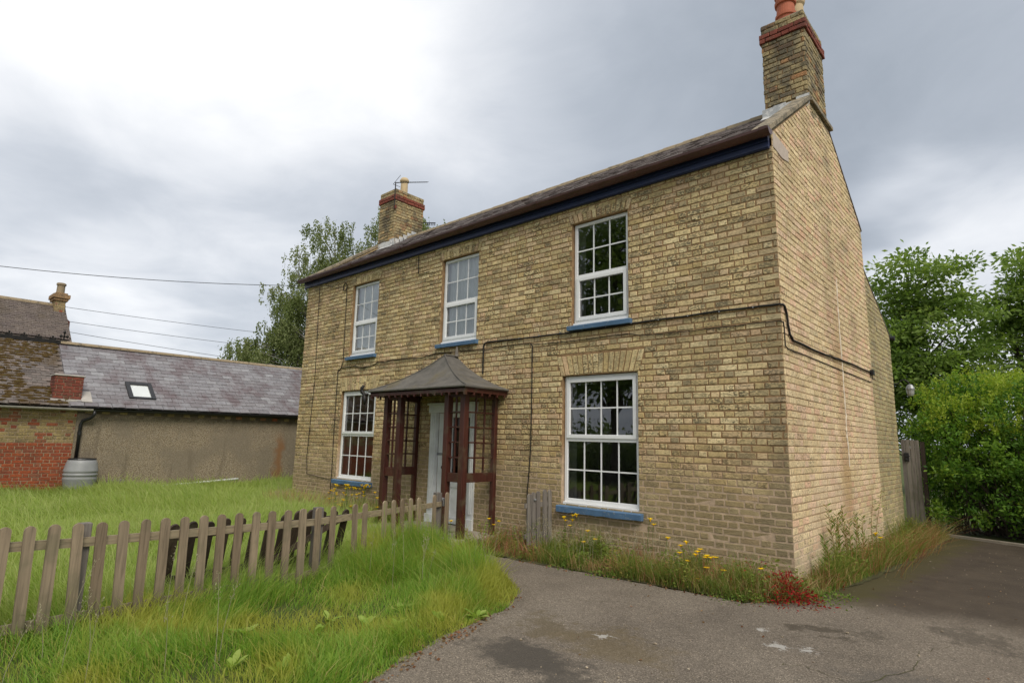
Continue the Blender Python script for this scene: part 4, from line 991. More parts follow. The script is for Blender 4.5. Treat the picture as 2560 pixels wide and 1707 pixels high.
# stub chimney on the join
st = MB(); bx = (-15.72, -15.22, -3.80, -3.24); 
sc_ = put(bpy.data.objects.new('stub_chimney', None), nb, (-15.5, -3.5, 1.9))
m = MB(); m.box(bx[0]+.01, bx[1]-.01, bx[2]+.01, bx[3]-.01, 1.85, 2.57); m.build('core', 'pale_mortar', sc_); rb = MB(); n0 = 0
for O, U, Nn, wd in [((bx[1], bx[2], 0), (0, 1, 0), (1, 0, 0), bx[3]-bx[2]), ((bx[0], bx[2], 0), (1, 0, 0), (0, -1, 0), bx[1]-bx[0]), ((bx[1], bx[3], 0), (-1, 0, 0), (0, 1, 0), bx[1]-bx[0])]:
    for p, _ in courses(0, wd, 2.02, 2.56, []):
        q = MB(); q.prism(p, O, U, Nn, -.02, .005, .004, .002, random.random()); cx_ = Vector(O)+Vector(U)*p[0][0]; q.build('brick', 'red_brick', sc_, org=(cx_.x, cx_.y, p[0][1]))
m = MB(); m.box(bx[0], bx[1]+.06, bx[2]-.05, bx[3]+.05, 1.86, 2.01); m.box(bx[0]-.02, bx[1]+.03, bx[2]-.03, bx[3]+.03, 2.56, 2.60); m.build('flaunching', 'render_grey', sc_, bevel=.02)
m = MB(); rbar(m, -3.24, -3.02, .14, .60, .035, .05); m.build('flashing_slab', 'render_grey', sc_)
# black ornamental cresting with finial
m = MB(); m.box(RX-.10, RX+.10, -10.8, -3.33, RZ2-.03, RZ2+.055); cr_ = m.build('ridge_capping', 'metal_dark', rf2)
m = MB()
for i in range(24):
    y = -3.62-i*.30
    for k in range(-2, 3): a = k*.5; m.obox((RX, y, RZ2+.05), (RX, y+.11*math.sin(a), RZ2+.06+.10*math.cos(a)), .022, .022)
    m.lathe([(.018, 0), (.03, .02), (.01, .05)], (RX, y, RZ2+.14), 6)
    m.box(RX-.012, RX+.012, y-.15, y+.15, RZ2+.055, RZ2+.08)
m.build('cresting', 'metal_dark', rf2)
m = MB(); m.obox((RX, -3.38, RZ2+.05), (RX, -3.38, RZ2+.30), .03, .03)
for dy, dz in ((-.07, .20), (.07, .20), (0, .31)): m.lathe([(.006, -.05), (.035, -.01), (.035, .01), (.006, .05)], (RX, -3.38+dy, RZ2+dz), 8)
m.obox((RX, -3.45, RZ2+.19), (RX, -3.31, RZ2+.19), .03, .03); m.obox((RX, -3.46, RZ2+.08), (RX, -3.30, RZ2+.08), .05, .03); m.build('ridge_finial', 'metal_dark', rf2)

# taller tiled house further back
XF = -23.0
fh_ = thing('distant_tiled_house', 'taller brown tiled house rising behind the mossy roof', 'house', (XF, -8, GZ))
m = MB(); m.box(XF-2.6, XF+2.55, -14, -2.62, GZ-.05, 3.6); m.add([(XF+2.5, -2.622, 3.58), (XF-2.5, -2.622, 3.58), (XF, -2.622, 5.42)], [(0, 1, 2)]); m.build('wall', 'mixed_brick', fh_)
Vf = Vector((-1, 0, .75)).normalized()
m = MB(); m.add([(XF+2.7, -14, 3.43), (XF+2.7, -2.5, 3.43), (XF, -2.5, 5.46), (XF, -14, 5.40), (XF-2.7, -2.5, 3.43), (XF-2.7, -14, 3.43)], [(0, 1, 2, 3), (3, 2, 4, 5)]); rf3 = m.build('roof', 'old_tile', fh_, org=(0, 0, 0))
slate_field(rf3, (XF+1.76, -7.4, 4.145), (0, 1, 0), (-.8, 0, .61), 4.88, 2.18, .21, .115, .016, 'old_tile', nmax=300, name='roof_tile', tilt=.12)
m = MB(); m.tube([(XF, -14, 5.44), (XF, -2.52, 5.50)], .10, 8); m.build('ridge', 'ridge_clay', fh_)
m = MB(); cx, cy = XF+.05, -2.72
m.box(cx-.30, cx+.30, cy-.14, cy+.14, 3.4, 5.72); cc = m.build('chimney', 'pale_mortar', fh_, org=(0, 0, 0))
bb, r2 = MB(), MB()
for O, U, Nn, wd in [((cx+.30, cy-.14, 0), (0, 1, 0), (1, 0, 0), .28), ((cx-.3, cy-.14, 0), (1, 0, 0), (0, -1, 0), .6), ((cx+.3, cy+.14, 0), (-1, 0, 0), (0, 1, 0), .6)]:
    for p, _ in courses(0, wd, 4.1, 5.72, []): (r2 if p[0][1] < 5.15 else bb).prism(p, O, U, Nn, -.02, .008, .006, .003, random.random())
tag(bb.build('brickwork', 'mixed_brick', cc), kind='stuff'); tag(r2.build('red_brickwork', 'red_brick', cc), kind='stuff')
m = MB(); m.box(cx-.36, cx+.36, cy-.20, cy+.20, 5.66, 5.74); m.box(cx-.40, cx+.40, cy-.24, cy+.24, 5.74, 5.88); m.box(cx-.33, cx+.33, cy-.17, cy+.17, 5.88, 5.94); m.build('corbelled_top', 'mixed_brick', cc, bevel=.01)
m = MB(); m.lathe([(.12, 0), (.115, .30), (.14, .32), (.14, .38), (.11, .40)], (cx, cy, 5.93), 14); m.build('chimney_pot', 'ridge_clay', cc, smooth=False)
m = MB(); m.prism([(-2.58, 3.4), (-2.58, 5.0), (-2.50, 5.12), (-2.36, 5.0), (-2.30, 3.4)], (cx, 0, 0), (0, 1, 0), (1, 0, 0), -.2, .2); m.build('chimney_buttress', 'red_brick', fh_)

# ================================================================== WATER BUTT, PIPE, SLAB, WIRES, AERIALS, LAMP, GATE
bt = thing('water_butt', 'grey plastic water butt under the black downpipe', 'water butt', (XW+.36, -3.12, GZ))
m = MB(); pf = [(.27, 0), (.285, .03), (.30, .12), (.335, .30), (.34, .33), (.325, .35), (.325, .38), (.345, .395), (.345, .42), (.328, .435), (.328, .46), (.342, .475), (.342, .50), (.335, .52), (.31, .66), (.285, .73), (.26, .755)]
m.lathe(pf, (XW+.36, -3.12, GZ+.04), 28); m.build('barrel', 'butt_plastic', bt, smooth=True)
m = MB(); m.lathe([(.27, 0), (.28, .012), (.27, .035), (.10, .045)], (XW+.36, -3.12, GZ+.785), 24); m.build('lid', 'black_plastic', bt)
m = MB(); m.box(XW+.1, XW+.62, -3.38, -2.86, GZ-.02, GZ+.04); m.build('stand', 'concrete', bt)
m = MB(); m.tube([(-14.9, -1.35, GZ+.10), (-15.05, .65, GZ+.22)], .035, 10); tag(m.build('plastic_pipe', 'white_upvc', smooth=True, org=(-14.97, -.4, GZ)), 'white plastic pipe lying in the grass by the pebbledash wall', 'pipe')
m = MB(); m.prism([(-2.55, GZ), (-2.15, GZ), (-2.1, GZ+.26), (-2.2, GZ+.30), (-2.5, GZ+.27)], (XW+.10, 0, 0), (0, 1, 0), (1, 0, 0), -.03, .03, .01); tag(m.build('leaning_slab', 'house_slate', org=(XW+.1, -2.3, GZ)), 'dark grey slab propped against the pebbledash wall', 'slab')
def pxpt(x, y, dist): d_ = pdir(x, y); return CAM+d_*(dist/math.hypot(d_.x, d_.y))
for nm, (a, da), (b_, db) in [('topmost overhead wire running to the house eaves', ((-330, 622), 16), ((752, 713), 0)), ('overhead wire passing just above the distant chimney shoulder', ((-330, 690), 30), ((830, 850), 34)), ('overhead wire second lowest of those crossing to the birch', ((-330, 725), 30), ((830, 885), 34)), ('lowest overhead wire crossing low towards the birch', ((-330, 738), 30), ((830, 928), 34))]:
    p0 = pxpt(*a, da); p1 = pxpt(*b_, db) if db else Vector((-9.7, -.05, 4.66)); q = MB(); n = 24
    pts = [p0.lerp(p1, i/n)-Vector((0, 0, .18*4*(i/n)*(1-i/n))) for i in range(n+1)]
    q.tube(pts, .007 if not db else .010, 5); tag(q.build('overhead_wire', 'cable', org=p1), nm, 'wire', 'overhead wires')
ae = thing('tv_aerial', 'long toothed television aerial on mast above the chimney with single buff pot', 'aerial', (-9.83, 1.70, 7.1))
m = MB(); m.tube([(-9.83, 1.69, 7.10), (-9.83, 1.69, 7.83)], .014, 8); m.build('mast', 'metal_dark', ae)
m = MB(); m.box(-9.87, -9.80, 1.69, 1.74, 7.12, 7.2); m.build('bracket', 'red_brick', ae)
p0, p1 = Vector((-9.83, 1.69, 7.82)), Vector((-9.80, 2.70, 8.19)); 
m = MB(); m.tube([p0, p1], .012, 6)
for i in range(13): q = p0.lerp(p1, .08+i*.075); l_ = .15-.006*i; m.tube([q-Vector((l_, 0, -l_*.2)), q+Vector((l_, 0, -l_*.2))], .006, 5)
for s_ in (-1, 1): m.tube([p0.lerp(p1, .03)+Vector((-.15, 0, 0)), p0.lerp(p1, .03)+Vector((.15, 0, s_*.16))], .006, 5)
m.build('yagi_elements', 'metal_dark', ae)
ae2 = thing('small_aerial', 'small aerial sticking out behind the chimney with single buff pot', 'aerial', (-9.9, 2.68, 6.95))
m = MB(); m.tube([(-9.95, 2.69, 7.06), (-9.40, 2.72, 6.93)], .012, 6)
for i in range(5): x = -9.72+i*.075; m.tube([(x, 2.72, 7.045-(x+9.9)*.24), (x, 2.72, 6.975-(x+9.9)*.24)], .012, 5)
m.build('boom', 'metal_dark', ae2)
lp = thing('wall_lantern', 'lantern on a curved bracket at the rear corner of the gable', 'lamp', (0, 6.7, 2.55))
m = MB(); m.tube([(-.06, 6.6, 2.56), (.03, 6.7, 2.57), (.09, 6.7, 2.63), (.15, 6.7, 2.64), (.20, 6.7, 2.60), (.225, 6.7, 2.53)], .012, 6); m.box(-.09, -.02, 6.575, 6.62, 2.5, 2.62); m.build('bracket', 'metal_dark', lp)
m = MB(); m.lathe([(.02, .10), (.045, .085), (.075, .02), (.075, 0), (.03, 0)], (.225, 6.7, 2.45), 10); m.build('cap', 'galvanised', lp)
m = MB(); m.lathe([(.045, -.12), (.06, -.08), (.065, 0)], (.225, 6.7, 2.45), 10); m.build('glass_shade', 'lamp_glass', lp)
gt = thing('garden_gate', 'weathered grey boarded gate beside the rear corner of the house', 'gate', (.3, 6.62, GZ))
for i in range(4):
    x = .01+i*.072; m = MB(); m.box(x, x+.066, 6.60+random.uniform(-.003, .003), 6.622, GZ+.06, 1.49+random.uniform(-.008, .008)); m.build('board', 'grey_wood', gt, org=(x, 6.61, GZ))
m = MB()
for z in (.1, 1.25): m.box(.01, .29, 6.623, 6.66, z, z+.09)
m.build('ledge', 'grey_wood', gt)
m = MB(); m.box(.045, .125, 6.575, 6.598, 1.09, 1.25); m.box(.06, .14, 6.56, 6.58, 1.18, 1.20); m.lathe([(.02, 0), (.02, .02)], (.085, 6.575, 1.12), 8); m.build('latch', 'black_plastic', gt, bevel=.005)
pp = MB(); pp.box(.302, .37, 6.64, 6.71, GZ, 1.46); pp.build('gate_post', 'dark_wood', gt)

# ================================================================== PICKET FENCE
FL = [Vector((-3.25, -7.2, 0)), Vector((-3.46, -5.0, 0)), Vector((-3.58, -3.45, 0)), Vector((-4.36, -1.12, 0))]
tops = [(20, 210), (133, 205), (245, 197), (350, 192), (458, 187), (557, 180), (657, 174), (745, 168), (832, 163), (918, 157), (998, 152), (1077, 146), (1155, 141), (1226, 137), (1298, 133), (1365, 127), (1432, 123), (1500, 116), (1598, 107), (1643, 103), (1733, 92), (1773, 88), (1813, 83), (1850, 80), (1888, 77), (1958, 65)]
bots = [(-30, 520), (70, 690), (175, 700), (300, 720), (405, 670), (515, 625), (605, 620), (700, 600), (795, 560), (885, 555), (965, 530), (1045, 520), (1122, 525), (1200, 510), (1272, 475), (1342, 500), (1410, 455), (1482, 410), (1585, 415), (1632, 390), (1720, 360), (1765, 330), (1803, 330), (1845, 320), (1880, 310), (1950, 290)]
def on_fence(px):
    d_ = pdir(px[0]*.55272, 1200+px[1]*.55272); best = None
    for a, b_ in zip(FL[:-1], FL[1:]):
        t_ = b_-a; nn = Vector((t_.y, -t_.x, 0)); k_ = (a-CAM).dot(nn)/d_.dot(nn); p = CAM+d_*k_; s_ = (p-a).dot(t_)/t_.dot(t_)
        if -.02 <= s_ <= 1.02 and k_ > 0: best = (p, t_.normalized())
    return best
fence = thing('picket_fence', 'weathered low wooden picket fence between lawn and grass verge', 'fence', (-3.5, -3.5, GZ))
def picket(parent, pb, pt, tdir, w_=.072, th=.02, m='fence_wood', side=Vector((1, 0, 0)), name='picket'):
    a = pt-pb; h = a.length; ax = a.normalized(); u = (tdir-ax*tdir.dot(ax)).normalized(); nn = u.cross(ax).normalized()
    pol = [(-w_/2, 0), (w_/2, 0), (w_/2, h-w_*.5)]+[(w_/2*math.cos(t), h-w_*.5+w_*.5*math.sin(t)) for t in np.linspace(.25, math.pi-.25, 7)]+[(-w_/2, h-w_*.5)]
    q = MB(); v = [pb+u*x+ax*y-nn*(th/2) for x, y in pol]+[pb+u*x+ax*y+nn*(th/2) for x, y in pol]; n = len(pol)
    q.add(v, [tuple(range(n))[::-1], tuple(range(n, 2*n))]+[(i, (i+1) % n, n+(i+1) % n, n+i) for i in range(n)], random.random())
    return q.build(name, m, parent, org=pb)
tl, bl_ = [], []
for tp, bt_ in zip(tops, bots):
    T = on_fence(tp); B = on_fence(bt_)
    if not T: continue
    pt, td = T; pb = B[0] if B else pt.copy()
    # continue the picket's line down to just above the soil
    if abs(pt.z-pb.z) < .2 or not B: pb = Vector((pt.x, pt.y, GZ+.05))
    k_ = (GZ+.04-pt.z)/(pb.z-pt.z); pb = pt+(pb-pt)*k_
    lim = .07; off = (pb-pt); off.z = 0
    if off.length > lim: off = off.normalized()*lim
    pb = Vector((pt.x+off.x, pt.y+off.y, GZ+.04))
    sd = Vector((td.y, -td.x, 0))*.03
    picket(fence, pb+sd, pt+sd, td, random.uniform(.068, .076)); tl.append(pt); bl_.append(pb)
ex = tl[0]-(tl[1]-tl[0]);
for i in range(1, 9): pt = tl[0]+(tl[0]-tl[1])*i*1.05; picket(fence, Vector((pt.x, pt.y, GZ+.04))+Vector((.03, 0, 0)), pt+Vector((.03, 0, 0)), Vector((0, 1, 0)))
fa = tl[0]+(tl[0]-tl[1])*9; seq = [fa]+tl[3:4]+tl[16:17]+[Vector((-4.37, -1.08, tl[-1].z))]
for z_, nm in ((-.145, 'rail'), (-.60, 'rail')):
    for a, b_ in zip(seq[:-1], seq[1:]):
        zz_ = (a.z if z_ > -.3 else GZ+.105), (b_.z if z_ > -.3 else GZ+.105); dz = z_ if z_ > -.3 else 0
        q = MB(); q.obox((a.x-.005, a.y, zz_[0]+dz), (b_.x-.005, b_.y, zz_[1]+dz), .03, .065, r=random.random()); q.build(nm, 'rail_wood' if z_ > -.3 else 'fence_wood', fence)
for p, h, w_ in ((tl[3].lerp(tl[4], .42), .0, .085), (tl[16].lerp(tl[17], .35), .0, .085), (Vector((-4.36, -1.10, tl[-1].z)), .02, .09), (tl[0]+(tl[0]-tl[1])*6.5, 0, .085)):
    x, y = p.x-.065, p.y; q = MB(); q.box(x-w_/2, x+w_/2, y-w_/2, y+w_/2, GZ-.2, p.z+h-.01); q.build('post', 'grey_wood', fence, org=(x, y, GZ), bevel=.006)
pe = Vector((-4.30, -1.04, 0)); picket(fence, Vector((-4.30, -1.03, GZ+.04)), Vector((-4.30, -1.03, tl[-1].z+.02)), Vector((-.3, .95, 0)), .08)
q = MB(); q.obox((-4.35, -1.02, .40), (-4.75, -.72, .43), .04, .012); q.box(-4.36, -4.345, -1.06, -.99, .36, .46); tag(q.build('latch_strap', 'galvanised', fence), 'bare metal strap bridging to the porch post')
# dark gate taken off its hinges, leaning behind the fence
gate = thing('broken_picket_gate', 'dark brown picket gate off its hinges leaning behind the fence', 'gate', (-3.95, -3.7, GZ))
ga, gb2 = Vector((-3.98, -4.75, GZ+.02)), Vector((-4.22, -2.72, GZ+.02)); gd = (gb2-ga).normalized(); lean = Vector((.28, -.05, .70)).normalized()
for i in range(13):
    t_ = (i+.3)/13; pb = ga.lerp(gb2, t_)+Vector((0, 0, random.uniform(-.02, .02))); picket(gate, pb, pb+lean*(.70+.02*math.sin(i)), gd, .085, .02, 'dark_wood')
q = MB(); q.obox(ga+lean*.58-Vector((.03, 0, 0)), gb2+lean*.58-Vector((.03, 0, 0)), .03, .07); q.build('rail', 'dark_wood', gate); q = MB(); q.obox(ga+lean*.14-Vector((.03, 0, 0)), gb2+lean*.14-Vector((.03, 0, 0)), .03, .07); q.build('rail', 'dark_wood', gate)
q = MB(); q.obox(ga.lerp(gb2, .45)+lean*.10+Vector((.03, 0, 0)), ga.lerp(gb2, .95)+lean*.62+Vector((.03, 0, 0)), .03, .06); q.build('brace', 'dark_wood', gate)
# remaining stub of fence by the window
stub = thing('short_fence_stub', 'short stub of grey pickets standing against the wall beside the large ground floor window', 'fence', (-3.22, -.25, GZ))
for (y, z) in ((-.50, .585), (-.40, .605), (-.30, .615), (-.16, .63), (-.05, .62)): picket(stub, Vector((-3.22, y, GZ+.03)), Vector((-3.23, y+random.uniform(-.01, .01), z)), Vector((0, 1, 0)), .075, .02, 'grey_wood')
q = MB(); q.box(-3.262, -3.232, -.56, -.03, .40, .46); q.build('rail', 'grey_wood', stub); q = MB(); q.box(-3.262, -3.232, -.56, -.03, .0, .06); q.build('rail', 'grey_wood', stub)
q = MB(); q.lathe([(.02, 0), (.02, .012), (.008, .02)], (-3.206, -.40, .50), 8); q.build('bolt', 'galvanised', stub)

# ================================================================== VEGETATION
def blades(name, x, y, h, wd, lean, m, z0=GZ-.01, parent=None, curve=.5, az=None, rnd=None):
    n = len(x); az = rng.uniform(0, 2*math.pi, n) if az is None else az
    fa_ = rng.uniform(0, 2*math.pi, n); sx, sy = np.cos(fa_)*wd/2, np.sin(fa_)*wd/2
    lx, ly = np.cos(az)*lean*h, np.sin(az)*lean*h; z = np.full(n, z0) if np.isscalar(z0) else z0
    V = np.zeros((n, 7, 3)); T = np.zeros((n, 7))
    for k, (t, ww, fr) in enumerate(((0, .8, 0), (0, .8, 0), (.4, 1, .22), (.4, 1, .22), (.75, .65, .62), (.75, .65, .62), (1.0, 0, 1.0))):
        s = -1 if k % 2 == 0 else 1
        if k == 6: s = 0
        V[:, k, 0] = x+lx*fr+s*sx*ww; V[:, k, 1] = y+ly*fr+s*sy*ww
        V[:, k, 2] = z+h*t*(1-.35*lean*t*curve*1.4) if True else 0; T[:, k] = t
    base = (np.arange(n)*7)[:, None]
    quads = np.concatenate([base+np.array([0, 1, 3, 2]), base+np.array([2, 3, 5, 4])]); tris = base+np.array([4, 5, 6])
    rn = rng.random(n) if rnd is None else rnd
    o = npmesh(name, V.reshape(-1, 3), [quads, tris], m, np.repeat(rn, 7), T.ravel(), parent); return o
def inpoly(x, y, poly):
    P_ = np.array(poly); c = np.zeros(len(x), bool); j = len(P_)-1
    for i in range(len(P_)):
        cond = ((P_[i, 1] > y) != (P_[j, 1] > y)) & (x < (P_[j, 0]-P_[i, 0])*(y-P_[i, 1])/(P_[j, 1]-P_[i, 1]+1e-12)+P_[i, 0]); c ^= cond; j = i
    return c
# verge between fence and drive
verge = [(-3.4, -7.4), (-.45, -7.2), (-.75, -6), (-1.13, -4.45), (-1.36, -3.78), (-1.48, -3.41), (-1.65, -2.60), (-1.95, -2.10), (-2.55, -1.70), (-3.4, -1.55), (-4.3, -1.35), (-3.62, -3.45), (-3.5, -5.0)]
n = 150000; x = rng.uniform(-4.4, -.4, n); y = rng.uniform(-7.4, -1.3, n); k_ = inpoly(x, y, verge); x, y = x[k_], y[k_]
tall = np.clip((y+3.6)/1.3, 0, 1)*np.clip((-x-1.5)/.5+.35, .25, 1)                # long grass at the corner by the gate
fx = np.interp(y, [-7.2, -5, -3.45, -1.12], [-3.25, -3.46, -3.58, -4.36]); df = np.clip(1-(x-fx)/.5, 0, 1)
edge_d = np.clip((np.interp(y, [-6, -4.45, -3.41, -2.1, -1.3], [-.75, -1.13, -1.48, -1.95, -3.4])-x)/.25, .25, 1)
nz = vnoise(x, y, 2.2, 1)
h = (.05+.15*nz**1.4+.15*df+.25*tall*(.45+.8*vnoise(x, y, 3.5, 5)))*edge_d*rng.uniform(.45, 1.25, len(x))*np.where(rng.random(len(x)) < .07, 1.55, 1.0)
keep = rng.random(len(x)) < np.clip(.42+1.1*(nz-.35)+.6*tall+.4*df, .16, 1); x, y, h = x[keep], y[keep], h[keep]
hz = blades('verge_grass', x, y, h, rng.uniform(.003, .0062, len(x)), rng.uniform(.1, 1.1, len(x)), 'verge_grass', az=2*math.pi*vnoise(x, y, 1.1, 31)+rng.normal(0, 1.2, len(x)))
tag(hz, 'long green grass of the verge between the picket fence and the drive', 'grass', kind='stuff')
# lawn behind the fence
n = 260000; dist = rng.uniform(0, 1, n)
x = -3.5-rng.uniform(0, 1, n)**1.25*11.6; y = rng.uniform(-8.2, 4.5, n)
k_ = (x < np.interp(y, [-8, -5, -3.45, -1.12, -.3, 5], [-3.25, -3.46, -3.58, -4.36, -6.4, -6.4])+.03) & ~((x > -L-.02) & (y > -.02)) & ~((x > -6.45) & (y > -1.28)) & (x > XW+.04)
# only what the camera or a step aside could see
vx, vy = x-CAM.x, y-CAM.y; ang = np.degrees(np.arctan2(-vx, vy)); k_ &= (ang < 100) & (ang > 35)
x, y = x[k_], y[k_]; dd = np.hypot(x-CAM.x, y-CAM.y)
nz = vnoise(x, y, .9, 3)*.6+vnoise(x, y, 2.6, 6)*.4
h = (.12+.26*nz)*rng.uniform(.5, 1.3, len(x))*np.where(rng.random(len(x)) < .10, 1.6, 1.0)
az = 2*math.pi*vnoise(x, y, .55, 21)+rng.normal(R(20), .8, len(x))
hl = blades('lawn_grass', x, y, h, .0028+.00055*dd*rng.uniform(.7, 1.2, len(x)), rng.uniform(.15, 1.0, len(x)), 'lawn_grass', az=az, rnd=np.clip(rng.random(len(x))*.8+.25*(nz-.4), 0, 1))
tag(hl, 'long pale green seeding grass of the unmown lawn', 'grass', kind='stuff')
# grass and weeds in the bed along the two walls
def along(n, spread=1.0):
    t = rng.random(n); X, Y = [], []
    n1 = int(n*.68); u = rng.uniform(-4.1, .15, n1); v = rng.beta(1.2, 1.1, n1); X1 = u; Y1 = -.03-v*np.interp(u, [-4.1, -2.2, -.2, .2], [.95, .88, .76, .35])
    n2 = n-n1; u2 = rng.uniform(-.1, 6.5, n2); v2 = rng.beta(1.1, 1.3, n2); X2 = .03+v2*np.interp(u2, [-.1, 1.2, 3.9, 6.5], [.2, .36, .58, .65]); Y2 = u2
    return np.concatenate([X1, X2]), np.concatenate([Y1, Y2])
x, y = along(26000); h = (.04+.42*vnoise(x, y, 3.6, 8)**1.9)*rng.uniform(.5, 1.4, len(x))
bgn = blades('bed_grass', x, y, h, rng.uniform(.003, .006, len(x)), rng.uniform(.1, 1, len(x)), 'bed_green'); tag(bgn, 'green grass and clover in the bed along the house walls', 'grass', kind='stuff')
x, y = along(9000); k_ = vnoise(x, y, 1.6, 9)+np.where((y < 0), np.clip((x+1.7)*.35, -.3, .15), -.05) > .42; x, y = x[k_], y[k_]; h = rng.uniform(.10, .40, len(x))*(.45+.75*vnoise(x, y, 2.4, 2))
rn = np.clip(vnoise(x, y, 1.1, 12)*1.1-.1+rng.normal(0, .18, len(x)), 0, 1)
dst = blades('dry_stems', x, y, h, rng.uniform(.0025, .0048, len(x)), rng.uniform(.05, .9, len(x)), 'dry_stem', rnd=rn); tag(dst, 'dry reddish brown stems in the bed along the house walls', 'weeds', kind='stuff')
x, y = along(210); Vv, Ax, Rn = [], [], []
for i in range(210):
    hh = rng.uniform(.08, .38); k = int(rng.uniform(18, 60)); rr = rng.uniform(.03, .08); base = rng.random()
    t = rng.random(k); a = rng.uniform(0, 6.28, k)
    Vv.append(np.stack([x[i]+np.cos(a)*rr*rng.random(k), y[i]+np.sin(a)*rr*rng.random(k), GZ+hh*t], 1)); Ax.append(np.stack([np.cos(a), np.sin(a), rng.uniform(-.2, .7, k)], 1)); Rn.append(np.clip(base*.8+rng.random(k)*.2, 0, 1))
LEAFY = (np.concatenate(Vv), np.concatenate(Ax), np.concatenate(Rn))
# dense tall strip of lawn edge by the left part of the house
x = rng.uniform(-10.6, -6.5, 5000); y = rng.uniform(-.75, -.03, 5000); h = rng.uniform(.12, .42, 5000)
tag(blades('wall_side_grass', x, y, h, rng.uniform(.006, .010, 5000), rng.uniform(.05, .8, 5000), 'dry_stem', rnd=rng.choice([.95, 1., .7, .05, .78], 5000)), 'straggly brownish grass along the house wall by the small ground floor window', 'grass', kind='stuff')

def leafcloud(c, ax, n, size, aspect, droop=0.0, up=0.0, folded=True):
    """n leaves at centres c (n,3), long axis ax (n,3)"""
    ax = ax/np.linalg.norm(ax, axis=1)[:, None]; r = rng.normal(size=(n, 3)); s = np.cross(ax, r); s /= np.linalg.norm(s, axis=1)[:, None]+1e-9
    nn = np.cross(ax, s); L_ = size*rng.uniform(.65, 1.25, n); W_ = L_*aspect*rng.uniform(.8, 1.2, n)
    V = np.stack([c, c+ax*(L_*.5)[:, None]+s*(W_*.5)[:, None]-nn*(W_*.12)[:, None], c+ax*L_[:, None], c+ax*(L_*.5)[:, None]-s*(W_*.5)[:, None]-nn*(W_*.12)[:, None]], 1)
    b0 = (np.arange(n)*4)[:, None]; F = np.concatenate([b0+np.array([0, 1, 2]), b0+np.array([0, 2, 3])])
    return V.reshape(-1, 3), F
def tree(name, label, cat, base, trunk_h, blobs, nclus, nleaf, lsize, laspect, lmat, bark, crad=.45, droop=0.0, trunk_r=.16, group=None, seed=1, extra_stems=(), top=None, flat=.6):
    rs = np.random.default_rng(seed); base = Vector(base); tr = thing(name, label, cat, base, group)
    m = MB(); topz = max(b_[2]+b_[5]*.5 for b_ in blobs)
    stems = [(base, Vector(top) if top else Vector((np.mean([b_[0] for b_ in blobs]), np.mean([b_[1] for b_ in blobs]), topz)))]+[(Vector(a), Vector(b_)) for a, b_ in extra_stems]
    spines = []
    for a, b_ in stems:
        pts = []; n = 9
        for i in range(n+1):
            t = i/n; p = a.lerp(b_, t); wv = .25*t*(1-t)*4*trunk_r*3; p += Vector((math.sin(t*5+seed)*wv, math.cos(t*4+seed*2)*wv, 0)); pts.append(p)
        m.tube([pts[0]-Vector((0, 0, .15))]+pts, [trunk_r*1.3]+[trunk_r*(1-.85*i/n)+.008 for i in range(n+1)], 8); spines.append(pts)
    vol = np.array([b_[3]*b_[4]*b_[5] for b_ in blobs])**.75; vol /= vol.sum(); cen = []
    for b_, fr in zip(blobs, vol):
        k = max(3, int(nclus*fr)); d_ = rs.normal(size=(k, 3)); d_ /= np.linalg.norm(d_, axis=1)[:, None]; rr_ = np.where(rs.random(k) < .14, rs.uniform(1.0, 1.32, k), rs.uniform(.25, 1.0, k)**.55)
        cen.append(np.array(b_[:3])+d_*rr_[:, None]*np.array(b_[3:6]))
    cen = np.concatenate(cen)
    allsp = [p for s in spines for p in s]; sp = np.array([tuple(p) for p in allsp])
    for c in cen:                                    # a limb to every leaf cluster, forking off the stem below it
        cand = sp[sp[:, 2] < c[2]-.1*trunk_h] if (sp[:, 2] < c[2]-.1*trunk_h).any() else sp
        j = np.argmin(np.linalg.norm(cand-c, axis=1)+rs.random(len(cand))*.5); a = Vector(cand[j]); b_ = Vector(c); L_ = (b_-a).length
        if rs.random() < .8:
            mid = a.lerp(b_, .5)+Vector((rs.normal(0, .06*L_), rs.normal(0, .06*L_), .10*L_)); m.tube([a, mid, b_], [.008+.012*L_, .005+.007*L_, .004], 4, cap=False)
    m.build('trunk', bark, tr, smooth=True)
    per = max(4, nleaf//len(cen)); C_ = np.repeat(cen, per, 0); n = len(C_)
    if droop:
        off = rs.normal(size=(n, 3))*np.array([crad, crad, crad*.5]); st = np.floor(rs.random(n)*7)+np.repeat(np.arange(len(cen)), per)*7
        hx = (np.sin(st*12.9898)*43758.5) % 1-.5; hy = (np.sin(st*78.233)*12543.1) % 1-.5; hl_ = .4+.9*((np.sin(st*3.77)*9123.7) % 1)
        t = rs.random(n); off = np.stack([hx*crad*2.4+rs.normal(0, .05, n), hy*crad*2.4+rs.normal(0, .05, n), -t*droop*hl_+rs.normal(0, .05, n)+crad*.3], 1)
        ax = np.stack([rs.normal(0, .4, n), rs.normal(0, .4, n), -np.abs(rs.normal(.9, .3, n))], 1)
    else:
        off = rs.normal(size=(n, 3))*np.array([crad, crad, crad*flat]); ax = off+rs.normal(size=(n, 3))*crad*.8; ax[:, 2] -= crad*.15
    V, F = leafcloud(C_+off, ax, n, lsize, laspect)
    cr = np.clip(np.repeat((np.sin(np.arange(len(cen))*91.7)*.5+.5), per)*.55+rs.random(n)*.45, 0, 1)
    npmesh('crown', V-np.array(base), [F], lmat, np.repeat(cr, 4), None, None); o = [q for q in WL if q.name.startswith('crown')][-1]
    o.parent = tr; o.location = (0, 0, 0); WL[o] = base
    return tr
